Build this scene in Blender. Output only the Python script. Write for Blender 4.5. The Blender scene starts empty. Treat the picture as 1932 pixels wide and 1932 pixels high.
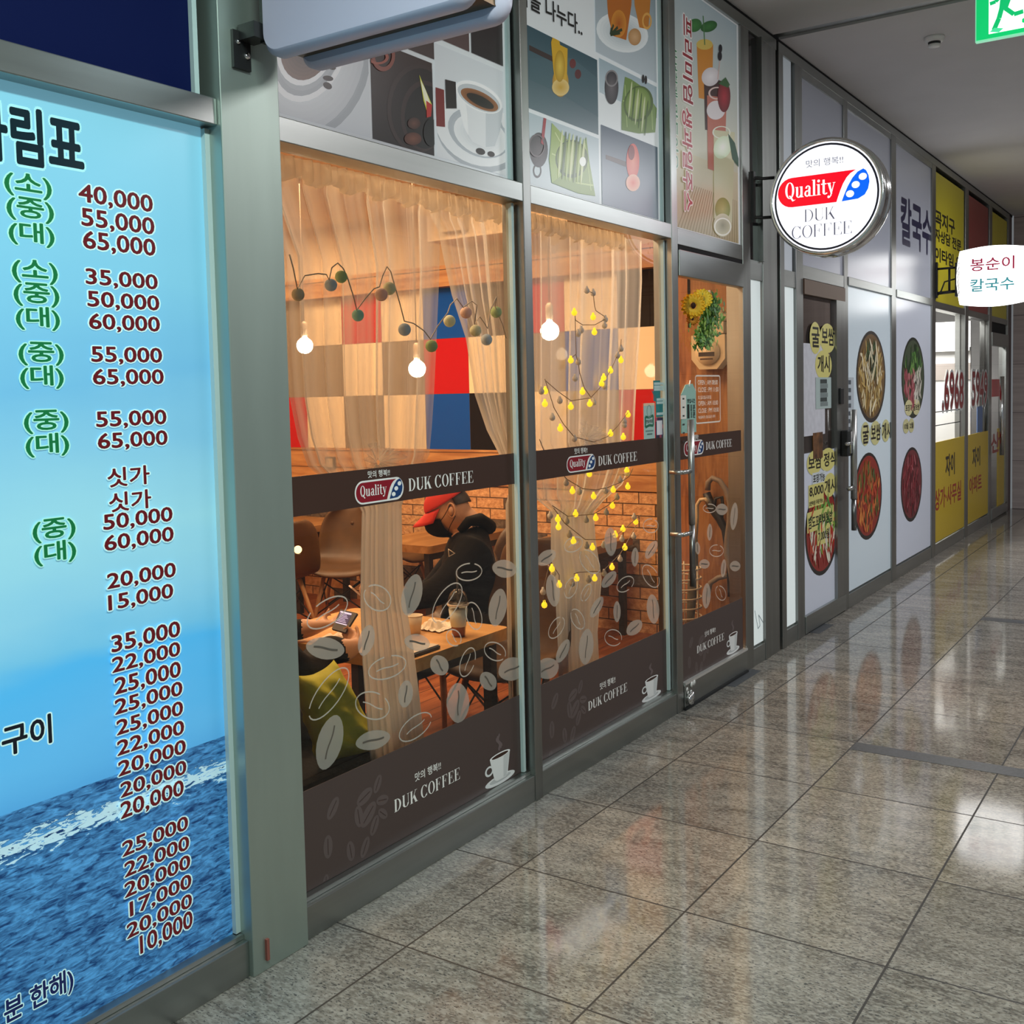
import bpy, bmesh, math, random
from mathutils import Vector, Matrix, Euler
random.seed(7)
SC = bpy.context.scene
COL = SC.collection
R = math.radians
# ------------------------------------------------------------------ camera
cam_d = bpy.data.cameras.new('camera'); cam = bpy.data.objects.new('camera', cam_d); COL.objects.link(cam)
SC.camera = cam
F_PX, YAW, PITCH, ROLL, CY = 2010.24, 0.5909, -0.0609, -0.0227, 864.17
fw = Vector((math.cos(YAW)*math.cos(PITCH), math.sin(YAW)*math.cos(PITCH), math.sin(PITCH)))
rt = Vector((math.sin(YAW), -math.cos(YAW), 0)); up = rt.cross(fw)
r2 = rt*math.cos(ROLL)+up*math.sin(ROLL); u2 = up*math.cos(ROLL)-rt*math.sin(ROLL)
mw = Matrix((r2, u2, -fw)).transposed().to_4x4(); mw.translation = Vector((0, -2.2063, 1.5873))
cam.matrix_world = mw
cam_d.sensor_fit = 'HORIZONTAL'; cam_d.sensor_width = 36; cam_d.lens = F_PX/1932*36
cam_d.shift_y = (CY-966)/1932; cam_d.clip_start = .02; cam_d.clip_end = 100
# ------------------------------------------------------------------ world, lights, exposure
SC.view_settings.view_transform = 'Standard'; SC.view_settings.look = 'None'
SC.view_settings.exposure = 0.0; SC.view_settings.gamma = 1; SC.view_settings.use_curve_mapping = False
SC.cycles.transparent_max_bounces = 24; SC.cycles.max_bounces = 8
SC.cycles.caustics_reflective = False; SC.cycles.caustics_refractive = False
SC.cycles.sample_clamp_indirect = 4
W = bpy.data.worlds.new('world'); SC.world = W; W.use_nodes = True
bg = W.node_tree.nodes['Background']; bg.inputs[0].default_value = (.80, .86, .9, 1); bg.inputs[1].default_value = 0.19
def area(name, loc, rot, sx, sy, power, col):
    l = bpy.data.lights.new(name, 'AREA'); l.shape = 'RECTANGLE'; l.size = sx; l.size_y = sy; l.energy = power; l.color = col
    o = bpy.data.objects.new(name, l); o.location = loc; o.rotation_euler = rot; COL.objects.link(o); return o
area('corridor_fill_light', (.7, -2.1, 3.55), (0, 0, 0), 1.2, .3, 130, (.82, 1, .92))  # added unseen corridor lamps; the near one greenish to tint the pillar
area('corridor_fill_light', (4.6, -2.6, 3.55), (0, 0, 0), 1.2, .3, 42, (1, .96, .97))
area('corridor_fill_light', (8.6, -2.7, 3.55), (0, 0, 0), 1.2, .3, 115, (.95, .97, 1))
for x, y in ((2.9, .8), (2.9, 2.6), (4.5, .8), (4.5, 2.6), (4.9, 1.7), (5.3, 3.6)):
    area('cafe_fill_light', (x, y, 2.86), (0, 0, 0), .5, .5, 25, (1, .66, .37))  # area lights added for the cafe's warm light, no fixtures
area('agency_fill_light', (11.2, .9, 2.85), (0, 0, 0), 1.2, .6, 150, (1, .98, .95))  # area light added to brighten the far shop, no fixture

# ------------------------------------------------------------------ materials
def _nodes(name):
    m = bpy.data.materials.new(name); m.use_nodes = True
    nt = m.node_tree; b = nt.nodes['Principled BSDF']; return m, nt, b
def mat(name, col, rough=.5, metal=0, noise=0, scale=8, stretch=(1, 1, 1), col2=None, bump=0, spec=.5, emit=0, trans=0):
    m, nt, b = _nodes(name)
    b.inputs['Base Color'].default_value = (*col, 1); b.inputs['Roughness'].default_value = rough; b.inputs['Metallic'].default_value = metal
    b.inputs['Specular IOR Level'].default_value = spec
    if emit: b.inputs['Emission Color'].default_value = (*col, 1); b.inputs['Emission Strength'].default_value = emit
    if noise or bump or col2:
        tc = nt.nodes.new('ShaderNodeTexCoord'); mp = nt.nodes.new('ShaderNodeMapping'); mp.inputs['Scale'].default_value = stretch
        nt.links.new(tc.outputs['Object'], mp.inputs[0])
        nz = nt.nodes.new('ShaderNodeTexNoise'); nz.inputs['Scale'].default_value = scale; nz.inputs['Detail'].default_value = 5
        nt.links.new(mp.outputs[0], nz.inputs['Vector'])
        if noise or col2:
            rp = nt.nodes.new('ShaderNodeValToRGB'); c2 = col2 or tuple(c*(1-noise) for c in col)
            rp.color_ramp.elements[0].position = .35; rp.color_ramp.elements[1].position = .65
            rp.color_ramp.elements[0].color = (*c2, 1); rp.color_ramp.elements[1].color = (*col, 1)
            nt.links.new(nz.outputs[0], rp.inputs[0]); nt.links.new(rp.outputs[0], b.inputs['Base Color'])
        if bump:
            bp = nt.nodes.new('ShaderNodeBump'); bp.inputs['Strength'].default_value = bump; bp.inputs['Distance'].default_value = .01
            nt.links.new(nz.outputs[0], bp.inputs['Height']); nt.links.new(bp.outputs[0], b.inputs['Normal'])
    return m
def print_mat(name, rough=.35, emit=0, alpha=1, spec=.5):
    m, nt, b = _nodes(name); at = nt.nodes.new('ShaderNodeAttribute'); at.attribute_name = 'Col'
    nt.links.new(at.outputs['Color'], b.inputs['Base Color']); b.inputs['Roughness'].default_value = rough
    b.inputs['Alpha'].default_value = alpha; b.inputs['Specular IOR Level'].default_value = spec
    if emit: nt.links.new(at.outputs['Color'], b.inputs['Emission Color']); b.inputs['Emission Strength'].default_value = emit
    return m
def glass_mat(name, tint=(1, 1, 1), refl=1.5):
    m, nt, b = _nodes(name); nt.nodes.remove(b); out = nt.nodes['Material Output']
    t = nt.nodes.new('ShaderNodeBsdfTransparent'); t.inputs[0].default_value = (*tint, 1)
    g = nt.nodes.new('ShaderNodeBsdfGlossy'); g.inputs['Roughness'].default_value = 0
    f = nt.nodes.new('ShaderNodeFresnel'); f.inputs[0].default_value = refl
    mx = nt.nodes.new('ShaderNodeMixShader'); nt.links.new(f.outputs[0], mx.inputs[0]); nt.links.new(t.outputs[0], mx.inputs[1]); nt.links.new(g.outputs[0], mx.inputs[2])
    nt.links.new(mx.outputs[0], out.inputs[0]); return m
def film_mat(name, col, opac, attr=None):
    m, nt, b = _nodes(name); nt.nodes.remove(b); out = nt.nodes['Material Output']
    t = nt.nodes.new('ShaderNodeBsdfTransparent'); d = nt.nodes.new('ShaderNodeBsdfDiffuse'); d.inputs[0].default_value = (*col, 1)
    tl = nt.nodes.new('ShaderNodeBsdfTranslucent'); tl.inputs[0].default_value = (*col, 1)
    ml = nt.nodes.new('ShaderNodeMixShader'); ml.inputs[0].default_value = .26; nt.links.new(d.outputs[0], ml.inputs[1]); nt.links.new(tl.outputs[0], ml.inputs[2])
    mx = nt.nodes.new('ShaderNodeMixShader'); mx.inputs[0].default_value = opac
    if attr:
        at = nt.nodes.new('ShaderNodeAttribute'); at.attribute_name = attr; nt.links.new(at.outputs['Fac'], mx.inputs[0])
    nt.links.new(t.outputs[0], mx.inputs[1]); nt.links.new(ml.outputs[0], mx.inputs[2]); nt.links.new(mx.outputs[0], out.inputs[0]); return m
def N(nt, typ, **kw):
    n = nt.nodes.new('ShaderNode'+typ)
    for k, v in kw.items():
        if k.startswith('i'): n.inputs[int(k[1:])].default_value = v
        else: setattr(n, k, v)
    return n
def MA(nt, op, a, b=None):
    n = nt.nodes.new('ShaderNodeMath'); n.operation = op
    for i, v in enumerate((a, b)):
        if v is None: continue
        if isinstance(v, (int, float)): n.inputs[i].default_value = v
        else: nt.links.new(v, n.inputs[i])
    return n.outputs[0]
def mixc(nt, fac, a, b):
    n = nt.nodes.new('ShaderNodeMix'); n.data_type = 'RGBA'
    if isinstance(fac, (int, float)): n.inputs[0].default_value = fac
    else: nt.links.new(fac, n.inputs[0])
    for i, v in ((6, a), (7, b)):
        if isinstance(v, tuple): n.inputs[i].default_value = (*v, 1)
        else: nt.links.new(v, n.inputs[i])
    return n.outputs[2]
def ramp(nt, src, p0, p1, c0=(0, 0, 0), c1=(1, 1, 1)):
    r = nt.nodes.new('ShaderNodeValToRGB'); e = r.color_ramp.elements
    e[0].position = p0; e[1].position = p1; e[0].color = (*c0, 1); e[1].color = (*c1, 1); nt.links.new(src, r.inputs[0]); return r.outputs[0]

def granite():
    m, nt, b = _nodes('granite_tiles'); L = nt.links.new
    tc = N(nt, 'TexCoord'); sp = N(nt, 'SeparateXYZ'); L(tc.outputs['Object'], sp.inputs[0])
    X = MA(nt, 'DIVIDE', MA(nt, 'SUBTRACT', sp.outputs[0], 2.290), .603)
    Y = MA(nt, 'DIVIDE', MA(nt, 'SUBTRACT', MA(nt, 'MULTIPLY', sp.outputs[1], -1), .264), .597)
    fx, fy = MA(nt, 'FLOOR', X), MA(nt, 'FLOOR', Y)
    cb = N(nt, 'CombineXYZ'); L(fx, cb.inputs[0]); L(fy, cb.inputs[1])
    wn = N(nt, 'TexWhiteNoise', noise_dimensions='3D'); L(cb.outputs[0], wn.inputs['Vector'])
    off = N(nt, 'VectorMath', operation='SCALE'); L(wn.outputs['Color'], off.inputs[0]); off.inputs['Scale'].default_value = 9
    add = N(nt, 'VectorMath', operation='ADD'); L(tc.outputs['Object'], add.inputs[0]); L(off.outputs[0], add.inputs[1])
    mp = N(nt, 'Mapping'); mp.inputs['Scale'].default_value = (5, 1.4, 1); mp.inputs['Rotation'].default_value = (0, 0, .25); L(add.outputs[0], mp.inputs[0])
    n1 = N(nt, 'TexNoise'); n1.inputs['Scale'].default_value = 2.6; n1.inputs['Detail'].default_value = 8; n1.inputs['Roughness'].default_value = .65; L(mp.outputs[0], n1.inputs['Vector'])
    mp2 = N(nt, 'Mapping'); mp2.inputs['Scale'].default_value = (2.2, 1, 1); mp2.inputs['Rotation'].default_value = (0, 0, .3); L(add.outputs[0], mp2.inputs[0])
    n2 = N(nt, 'TexNoise'); n2.inputs['Scale'].default_value = 55; n2.inputs['Detail'].default_value = 3; L(mp2.outputs[0], n2.inputs['Vector'])
    n3 = N(nt, 'TexNoise'); n3.inputs['Scale'].default_value = 95; n3.inputs['Detail'].default_value = 2; L(mp2.outputs[0], n3.inputs['Vector'])
    base = ramp(nt, n1.outputs[0], .33, .66, (.105, .094, .083), (.315, .288, .254))
    base = mixc(nt, MA(nt, 'MULTIPLY', ramp(nt, n2.outputs[0], .42, .62), .42), base, (.55, .535, .49))
    base = mixc(nt, ramp(nt, n3.outputs[0], .575, .65), base, (.09, .088, .085))
    tint = mixc(nt, wn.outputs['Value'], (.80, .80, .80), (1.05, 1.02, .97))
    mul = N(nt, 'Mix', data_type='RGBA', blend_type='MULTIPLY'); mul.inputs[0].default_value = 1; L(base, mul.inputs[6]); L(tint, mul.inputs[7])
    def edge(v, f): return MA(nt, 'ABSOLUTE', MA(nt, 'SUBTRACT', MA(nt, 'SUBTRACT', v, f), .5))
    jt = MA(nt, 'MAXIMUM', edge(X, fx), edge(Y, fy))
    jm = MA(nt, 'GREATER_THAN', jt, .4945)
    L(mixc(nt, jm, mul.outputs[2], (.035, .032, .03)), b.inputs['Base Color'])
    L(MA(nt, 'ADD', MA(nt, 'MULTIPLY', jm, .5), MA(nt, 'ADD', .055, MA(nt, 'MULTIPLY', n2.outputs[0], .05))), b.inputs['Roughness'])
    b.inputs['Specular IOR Level'].default_value = .55
    bp = N(nt, 'Bump'); bp.inputs['Strength'].default_value = .25; bp.inputs['Distance'].default_value = .004; L(MA(nt, 'SUBTRACT', 1, jm), bp.inputs['Height']); L(bp.outputs[0], b.inputs['Normal'])
    return m
def brick():
    m, nt, b = _nodes('clay_brick'); L = nt.links.new
    tc = N(nt, 'TexCoord'); sp = N(nt, 'SeparateXYZ'); L(tc.outputs['Object'], sp.inputs[0])
    cb = N(nt, 'CombineXYZ'); L(sp.outputs[1], cb.inputs[0]); L(sp.outputs[2], cb.inputs[1])
    bw, rh = .235, .0775
    bt = N(nt, 'TexBrick'); L(cb.outputs[0], bt.inputs['Vector']); bt.inputs['Scale'].default_value = 1
    bt.inputs['Brick Width'].default_value = bw; bt.inputs['Row Height'].default_value = rh; bt.inputs['Mortar Size'].default_value = .004; bt.inputs['Mortar Smooth'].default_value = .3
    row = MA(nt, 'FLOOR', MA(nt, 'DIVIDE', sp.outputs[2], rh))
    par = MA(nt, 'SUBTRACT', row, MA(nt, 'MULTIPLY', 2, MA(nt, 'FLOOR', MA(nt, 'DIVIDE', row, 2))))
    cl = MA(nt, 'FLOOR', MA(nt, 'DIVIDE', MA(nt, 'ADD', sp.outputs[1], MA(nt, 'MULTIPLY', MA(nt, 'SUBTRACT', 1, par), bw*.5)), bw))
    ix = N(nt, 'CombineXYZ'); L(row, ix.inputs[0]); L(cl, ix.inputs[1]); ix.inputs[2].default_value = 3.7
    wn = N(nt, 'TexWhiteNoise', noise_dimensions='3D'); L(ix.outputs[0], wn.inputs['Vector'])
    nz = N(nt, 'TexNoise'); nz.inputs['Scale'].default_value = 28; nz.inputs['Detail'].default_value = 6; L(tc.outputs['Object'], nz.inputs['Vector'])
    c = mixc(nt, nz.outputs[0], (.34, .13, .045), (.98, .60, .30))
    c = mixc(nt, MA(nt, 'LESS_THAN', wn.outputs['Value'], .17), c, mixc(nt, nz.outputs[0], (.05, .035, .025), (.22, .16, .11)))
    c = mixc(nt, bt.outputs['Fac'], c, (.10, .055, .03))
    L(c, b.inputs['Base Color']); b.inputs['Roughness'].default_value = .85
    h = MA(nt, 'ADD', MA(nt, 'MULTIPLY', MA(nt, 'SUBTRACT', 1, bt.outputs['Fac']), 1.0), MA(nt, 'MULTIPLY', nz.outputs[0], .7))
    bp = N(nt, 'Bump'); bp.inputs['Strength'].default_value = 1; bp.inputs['Distance'].default_value = .02; L(h, bp.inputs['Height']); L(bp.outputs[0], b.inputs['Normal'])
    return m
def wood(name, c1, c2, axis='z', scale=6, rough=.4, plank=0, pax=2):
    m, nt, b = _nodes(name); L = nt.links.new
    tc = N(nt, 'TexCoord'); mp = N(nt, 'Mapping'); L(tc.outputs['Object'], mp.inputs[0])
    s = {'x': (.12, 1, 1), 'y': (1, .12, 1), 'z': (1, 1, .12)}[axis]; mp.inputs['Scale'].default_value = tuple(v*scale*3 for v in s)
    nz = N(nt, 'TexNoise'); nz.inputs['Scale'].default_value = 1.5; nz.inputs['Detail'].default_value = 7; nz.inputs['Distortion'].default_value = .6; L(mp.outputs[0], nz.inputs['Vector'])
    c = ramp(nt, nz.outputs[0], .35, .65, c2, c1)
    if plank:
        sp = N(nt, 'SeparateXYZ'); L(tc.outputs['Object'], sp.inputs[0])
        v = MA(nt, 'DIVIDE', sp.outputs[pax], plank); f = MA(nt, 'FRACT', v)
        e = MA(nt, 'GREATER_THAN', MA(nt, 'ABSOLUTE', MA(nt, 'SUBTRACT', f, .5)), .475)
        c = mixc(nt, e, c, tuple(q*.25 for q in c2))
    L(c, b.inputs['Base Color']); b.inputs['Roughness'].default_value = rough; return m
def sea_mat(emit):
    m, nt, b = _nodes('backlit_sea_film'); L = nt.links.new
    tc = N(nt, 'TexCoord'); sp = N(nt, 'SeparateXYZ'); L(tc.outputs['Object'], sp.inputs[0])
    mp = N(nt, 'Mapping'); mp.inputs['Scale'].default_value = (.5, 1, 1.6); L(tc.outputs['Object'], mp.inputs[0])
    cz = N(nt, 'TexNoise'); cz.inputs['Scale'].default_value = 2.2; cz.inputs['Detail'].default_value = 4; L(mp.outputs[0], cz.inputs['Vector'])
    zz = MA(nt, 'ADD', sp.outputs[2], MA(nt, 'MULTIPLY', MA(nt, 'SUBTRACT', cz.outputs[0], .5), .35))
    r = nt.nodes.new('ShaderNodeValToRGB'); e = r.color_ramp.elements
    stops = [(.28, (.075, .33, .66)), (.335, (.10, .41, .74)), (.385, (.07, .40, .75)), (.41, (.145, .46, .70)), (.455, (.22, .52, .70)), (.525, (.27, .57, .69)), (.62, (.20, .48, .66)), (.69, (.14, .41, .64)), (.80, (.18, .48, .66)), (1, (.22, .53, .68))]
    while len(e) < len(stops): e.new(.5)
    for el, (p, c) in zip(e, stops): el.position = p; el.color = (*c, 1)
    L(MA(nt, 'DIVIDE', zz, 2.4), r.inputs[0])
    mw_ = N(nt, 'Mapping'); mw_.inputs['Scale'].default_value = (.55, 1, 2.2); mw_.inputs['Rotation'].default_value = (0, .35, 0); L(tc.outputs['Object'], mw_.inputs[0])
    wz = N(nt, 'TexNoise'); wz.inputs['Scale'].default_value = 46; wz.inputs['Detail'].default_value = 8; wz.inputs['Roughness'].default_value = .6; wz.inputs['Distortion'].default_value = .8; L(mw_.outputs[0], wz.inputs['Vector'])
    sea = ramp(nt, wz.outputs[0], .36, .66, (.003, .035, .13), (.075, .30, .62))
    # horizontal foam wake
    wk = MA(nt, 'ADD', sp.outputs[2], MA(nt, 'MULTIPLY', MA(nt, 'SUBTRACT', wz.outputs[0], .5), .16))
    wk = MA(nt, 'LESS_THAN', MA(nt, 'ABSOLUTE', MA(nt, 'SUBTRACT', wk, .585)), .016)
    sea = mixc(nt, MA(nt, 'MULTIPLY', wk, .85), sea, (.50, .72, .80))
    col = mixc(nt, MA(nt, 'GREATER_THAN', sp.outputs[2], .672), sea, r.outputs[0])
    L(col, b.inputs['Base Color']); L(col, b.inputs['Emission Color']); b.inputs['Emission Strength'].default_value = emit; b.inputs['Roughness'].default_value = .3
    return m

STEEL = mat('brushed_steel', (.36, .37, .355), .36, 1, noise=.18, scale=14, stretch=(1, 1, .08))
STEEL2 = mat('brushed_steel_rail', (.42, .44, .425), .36, 1, noise=.15, scale=14, stretch=(.08, 1, 1))
PILLAR = mat('steel_cladding', (.44, .52, .475), .42, .8, noise=.12, scale=6, stretch=(1, 1, .15))  # green of reflected light tinted into the steel colour
CHROME = mat('polished_chrome', (.75, .75, .75), .12, 1); SATIN = mat('satin_steel', (.50, .50, .49), .32, 1)
BLACKM = mat('black_painted_metal', (.012, .012, .013), .45)
DARK = mat('dark_gap', (.01, .01, .011), .9)
SEAL = mat('pale_glazing_bead', (.55, .70, .70), .4)
GLASS = glass_mat('clear_glass'); GLASS2 = glass_mat('clear_glass_far', (1, 1, 1), 1.22)
GRANITE = granite(); BRICK = brick()
WHITE = mat('white_plastic', (.8, .8, .78), .4)
PLASTER = mat('painted_ceiling', (.66, .645, .65), .85, noise=.04, scale=3)
CREAM = mat('cream_paint', (.74, .62, .46), .8)
CAFEWOOD = wood('oak_boards', (.62, .33, .13), (.40, .17, .06), 'y', 5, .4, .13)
PANELWOOD = wood('honey_wood_panel', (.36, .165, .05), (.20, .075, .018), 'z', 8, .45)
REDWOOD = wood('reddish_wood_panel', (.42, .17, .06), (.20, .065, .02), 'z', 7, .45)
FLOORWOOD = wood('red_brown_floor_boards', (.34, .11, .035), (.20, .05, .015), 'x', 5, .4, .12, 1)
TABLEWOOD = wood('light_oak_table', (.72, .42, .16), (.56, .29, .09), 'y', 4, .3)
LEGWOOD = wood('beech_leg', (.55, .30, .12), (.40, .2, .07), 'z', 8, .4)
LEATHER = mat('brown_leather', (.105, .050, .015), .45, noise=.25, scale=9)
TULLE = film_mat('tulle', (.93, .91, .84), .4, 'dens')
FROST = film_mat('frosted_film', (.52, .51, .47), .58)
LINEF = film_mat('etched_line', (.62, .62, .58), .75)
PRINT = print_mat('printed_film'); PHOTO = print_mat('glowing_photo_film', .3, .16); PRINTL = print_mat('backlit_print', .3, .28); PRINTS = print_mat('lightbox_face', .3, 1.15)  # photo film gets a slight glow of its own to lift poster whites
BROWN = mat('dark_brown_vinyl', (.052, .021, .013), .38)
BROWN2 = mat('plum_brown_vinyl', (.070, .046, .042), .42)

# ------------------------------------------------------------------ builders
def setp(o, label=None, cat=None, group=None, kind=None):
    for k, v in (('label', label), ('category', cat), ('group', group), ('kind', kind)):
        if v: o[k] = v
    return o
def empty(name, loc=(0, 0, 0), label=None, cat=None, group=None, kind=None, rz=0):
    o = bpy.data.objects.new(name, None); o.location = loc; o.rotation_euler = (0, 0, rz); o.empty_display_size = .1
    COL.objects.link(o); return setp(o, label, cat, group, kind)
class MB:
    def __init__(s): s.v = []; s.f = []; s.mi = []; s.k = 0; s.sm = []
    def add(s, vs, fs, smooth=False):
        b = len(s.v); s.v += [tuple(v) for v in vs]
        for f in fs: s.f.append([b+i for i in f]); s.mi.append(s.k); s.sm.append(smooth)
    def box(s, x0, y0, z0, x1, y1, z1, bev=0):
        if bev > 0:
            bm = bmesh.new(); bmesh.ops.create_cube(bm, size=1)
            for v in bm.verts: v.co = Vector(((x0+x1)/2+v.co.x*(x1-x0), (y0+y1)/2+v.co.y*(y1-y0), (z0+z1)/2+v.co.z*(z1-z0)))
            bmesh.ops.bevel(bm, geom=list(bm.edges), offset=bev, segments=2, profile=.5, affect='EDGES')
            s.bm(bm); return s
        v = [(x, y, z) for x in (x0, x1) for y in (y0, y1) for z in (z0, z1)]
        s.add(v, [(0, 1, 3, 2), (4, 6, 7, 5), (0, 4, 5, 1), (2, 3, 7, 6), (0, 2, 6, 4), (1, 5, 7, 3)]); return s
    def bm(s, bm, smooth=False):
        bm.verts.index_update(); s.add([v.co[:] for v in bm.verts], [[v.index for v in f.verts] for f in bm.faces], smooth); bm.free()
    def tube(s, pts, r, n=8, cap=True, closed=False):
        pts = [Vector(p) for p in pts]; rs = r if isinstance(r, (list, tuple)) else [r]*len(pts); rings = []; prev = None
        for i, p in enumerate(pts):
            if closed: t = pts[(i+1) % len(pts)]-pts[i-1]
            else: t = pts[min(i+1, len(pts)-1)]-pts[max(i-1, 0)]
            t.normalize()
            if prev is None: a = t.orthogonal().normalized()
            else: a = (prev-t*prev.dot(t)); a = a.normalized() if a.length > 1e-6 else t.orthogonal().normalized()
            prev = a; b = t.cross(a)
            rings.append([p+(a*math.cos(2*math.pi*k/n)+b*math.sin(2*math.pi*k/n))*rs[i] for k in range(n)])
        vs = [v for rg in rings for v in rg]; fs = []; m = len(pts)
        for i in range(m if closed else m-1):
            for k in range(n): fs.append((i*n+k, i*n+(k+1) % n, ((i+1) % m)*n+(k+1) % n, ((i+1) % m)*n+k))
        if cap and not closed: fs += [tuple(range(n))[::-1], tuple((m-1)*n+k for k in range(n))]
        s.add(vs, fs, True); return s
    def lathe(s, prof, c=(0, 0, 0), n=20, axis='z', cap=True):
        vs = []; fs = []
        for r, h in prof:
            for k in range(n):
                a = 2*math.pi*k/n; p = (r*math.cos(a), r*math.sin(a), h)
                if axis == 'x': p = (h, p[0], p[1])
                elif axis == 'y': p = (p[0], h, p[1])
                vs.append((c[0]+p[0], c[1]+p[1], c[2]+p[2]))
        for i in range(len(prof)-1):
            for k in range(n): fs.append((i*n+k, i*n+(k+1) % n, (i+1)*n+(k+1) % n, (i+1)*n+k))
        if cap and prof[0][0] > 1e-6: fs.append(tuple(range(n))[::-1])
        if cap and prof[-1][0] > 1e-6: fs.append(tuple((len(prof)-1)*n+k for k in range(n)))
        s.add(vs, fs, True); return s
    def ball(s, c, r, n=12, sq=(1, 1, 1)):
        prof = [(max(1e-5, math.sin(math.pi*i/n)), -math.cos(math.pi*i/n)) for i in range(n+1)]
        b = len(s.v); s.lathe(prof, (0, 0, 0), n*2)
        for i in range(b, len(s.v)): v = s.v[i]; s.v[i] = (c[0]+v[0]*r*sq[0], c[1]+v[1]*r*sq[1], c[2]+v[2]*r*sq[2])
        return s
    def prism(s, pts, d):   # polygon pts (3d) extruded by vector d
        n = len(pts); d = Vector(d); vs = [Vector(p) for p in pts]+[Vector(p)+d for p in pts]
        s.add(vs, [tuple(range(n))[::-1], tuple(range(n, 2*n))]+[(i, (i+1) % n, n+(i+1) % n, n+i) for i in range(n)]); return s
    def obj(s, name, mats, parent=None, smooth=None, at=None):
        me = bpy.data.meshes.new(name); off = Vector(at) if at else Vector((0, 0, 0))
        me.from_pydata([Vector(v)-off for v in s.v], [], s.f); mats = mats if isinstance(mats, (list, tuple)) else [mats]
        for m in mats: me.materials.append(m)
        for p, k, sm in zip(me.polygons, s.mi, s.sm): p.material_index = k; p.use_smooth = sm if smooth is None else smooth
        bm = bmesh.new(); bm.from_mesh(me); bmesh.ops.recalc_face_normals(bm, faces=bm.faces); bm.to_mesh(me); bm.free()
        o = bpy.data.objects.new(name, me); COL.objects.link(o); o.location = off
        if parent: o.parent = parent
        return o
def box(name, m, x0, y0, z0, x1, y1, z1, parent=None, bev=0): return MB().box(x0, y0, z0, x1, y1, z1, bev).obj(name, m, parent)
def copy_tree(o, parent=None, **kw):
    c = o.copy(); COL.objects.link(c)
    if parent: c.parent = parent; c.matrix_parent_inverse = o.matrix_parent_inverse.copy()
    for ch in list(o.children): copy_tree(ch, c)
    for k, v in kw.items():
        if k in ('label', 'group'): c[k] = v
    return c

# text outlines
_TX = {}
def text_geo(s, off=0, shear=0):
    key = (s, off, shear)
    if key in _TX: return _TX[key]
    cu = bpy.data.curves.new('lettering', 'FONT'); cu.body = s; cu.offset = off; cu.resolution_u = 3; cu.shear = shear; cu.fill_mode = 'FRONT'
    o = bpy.data.objects.new('lettering', cu); COL.objects.link(o); bpy.context.view_layer.update()
    me = bpy.data.meshes.new_from_object(o.evaluated_get(bpy.context.evaluated_depsgraph_get()))
    g = ([(v.co.x, v.co.y) for v in me.vertices], [tuple(p.vertices) for p in me.polygons])
    bpy.data.objects.remove(o); bpy.data.curves.remove(cu); bpy.data.meshes.remove(me); _TX[key] = g; return g
def srgb(h):
    h = h.lstrip('#'); c = [int(h[i:i+2], 16)/255 for i in (0, 2, 4)]
    return tuple(v/12.92 if v <= .04045 else ((v+.055)/1.055)**2.4 for v in c)
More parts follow.
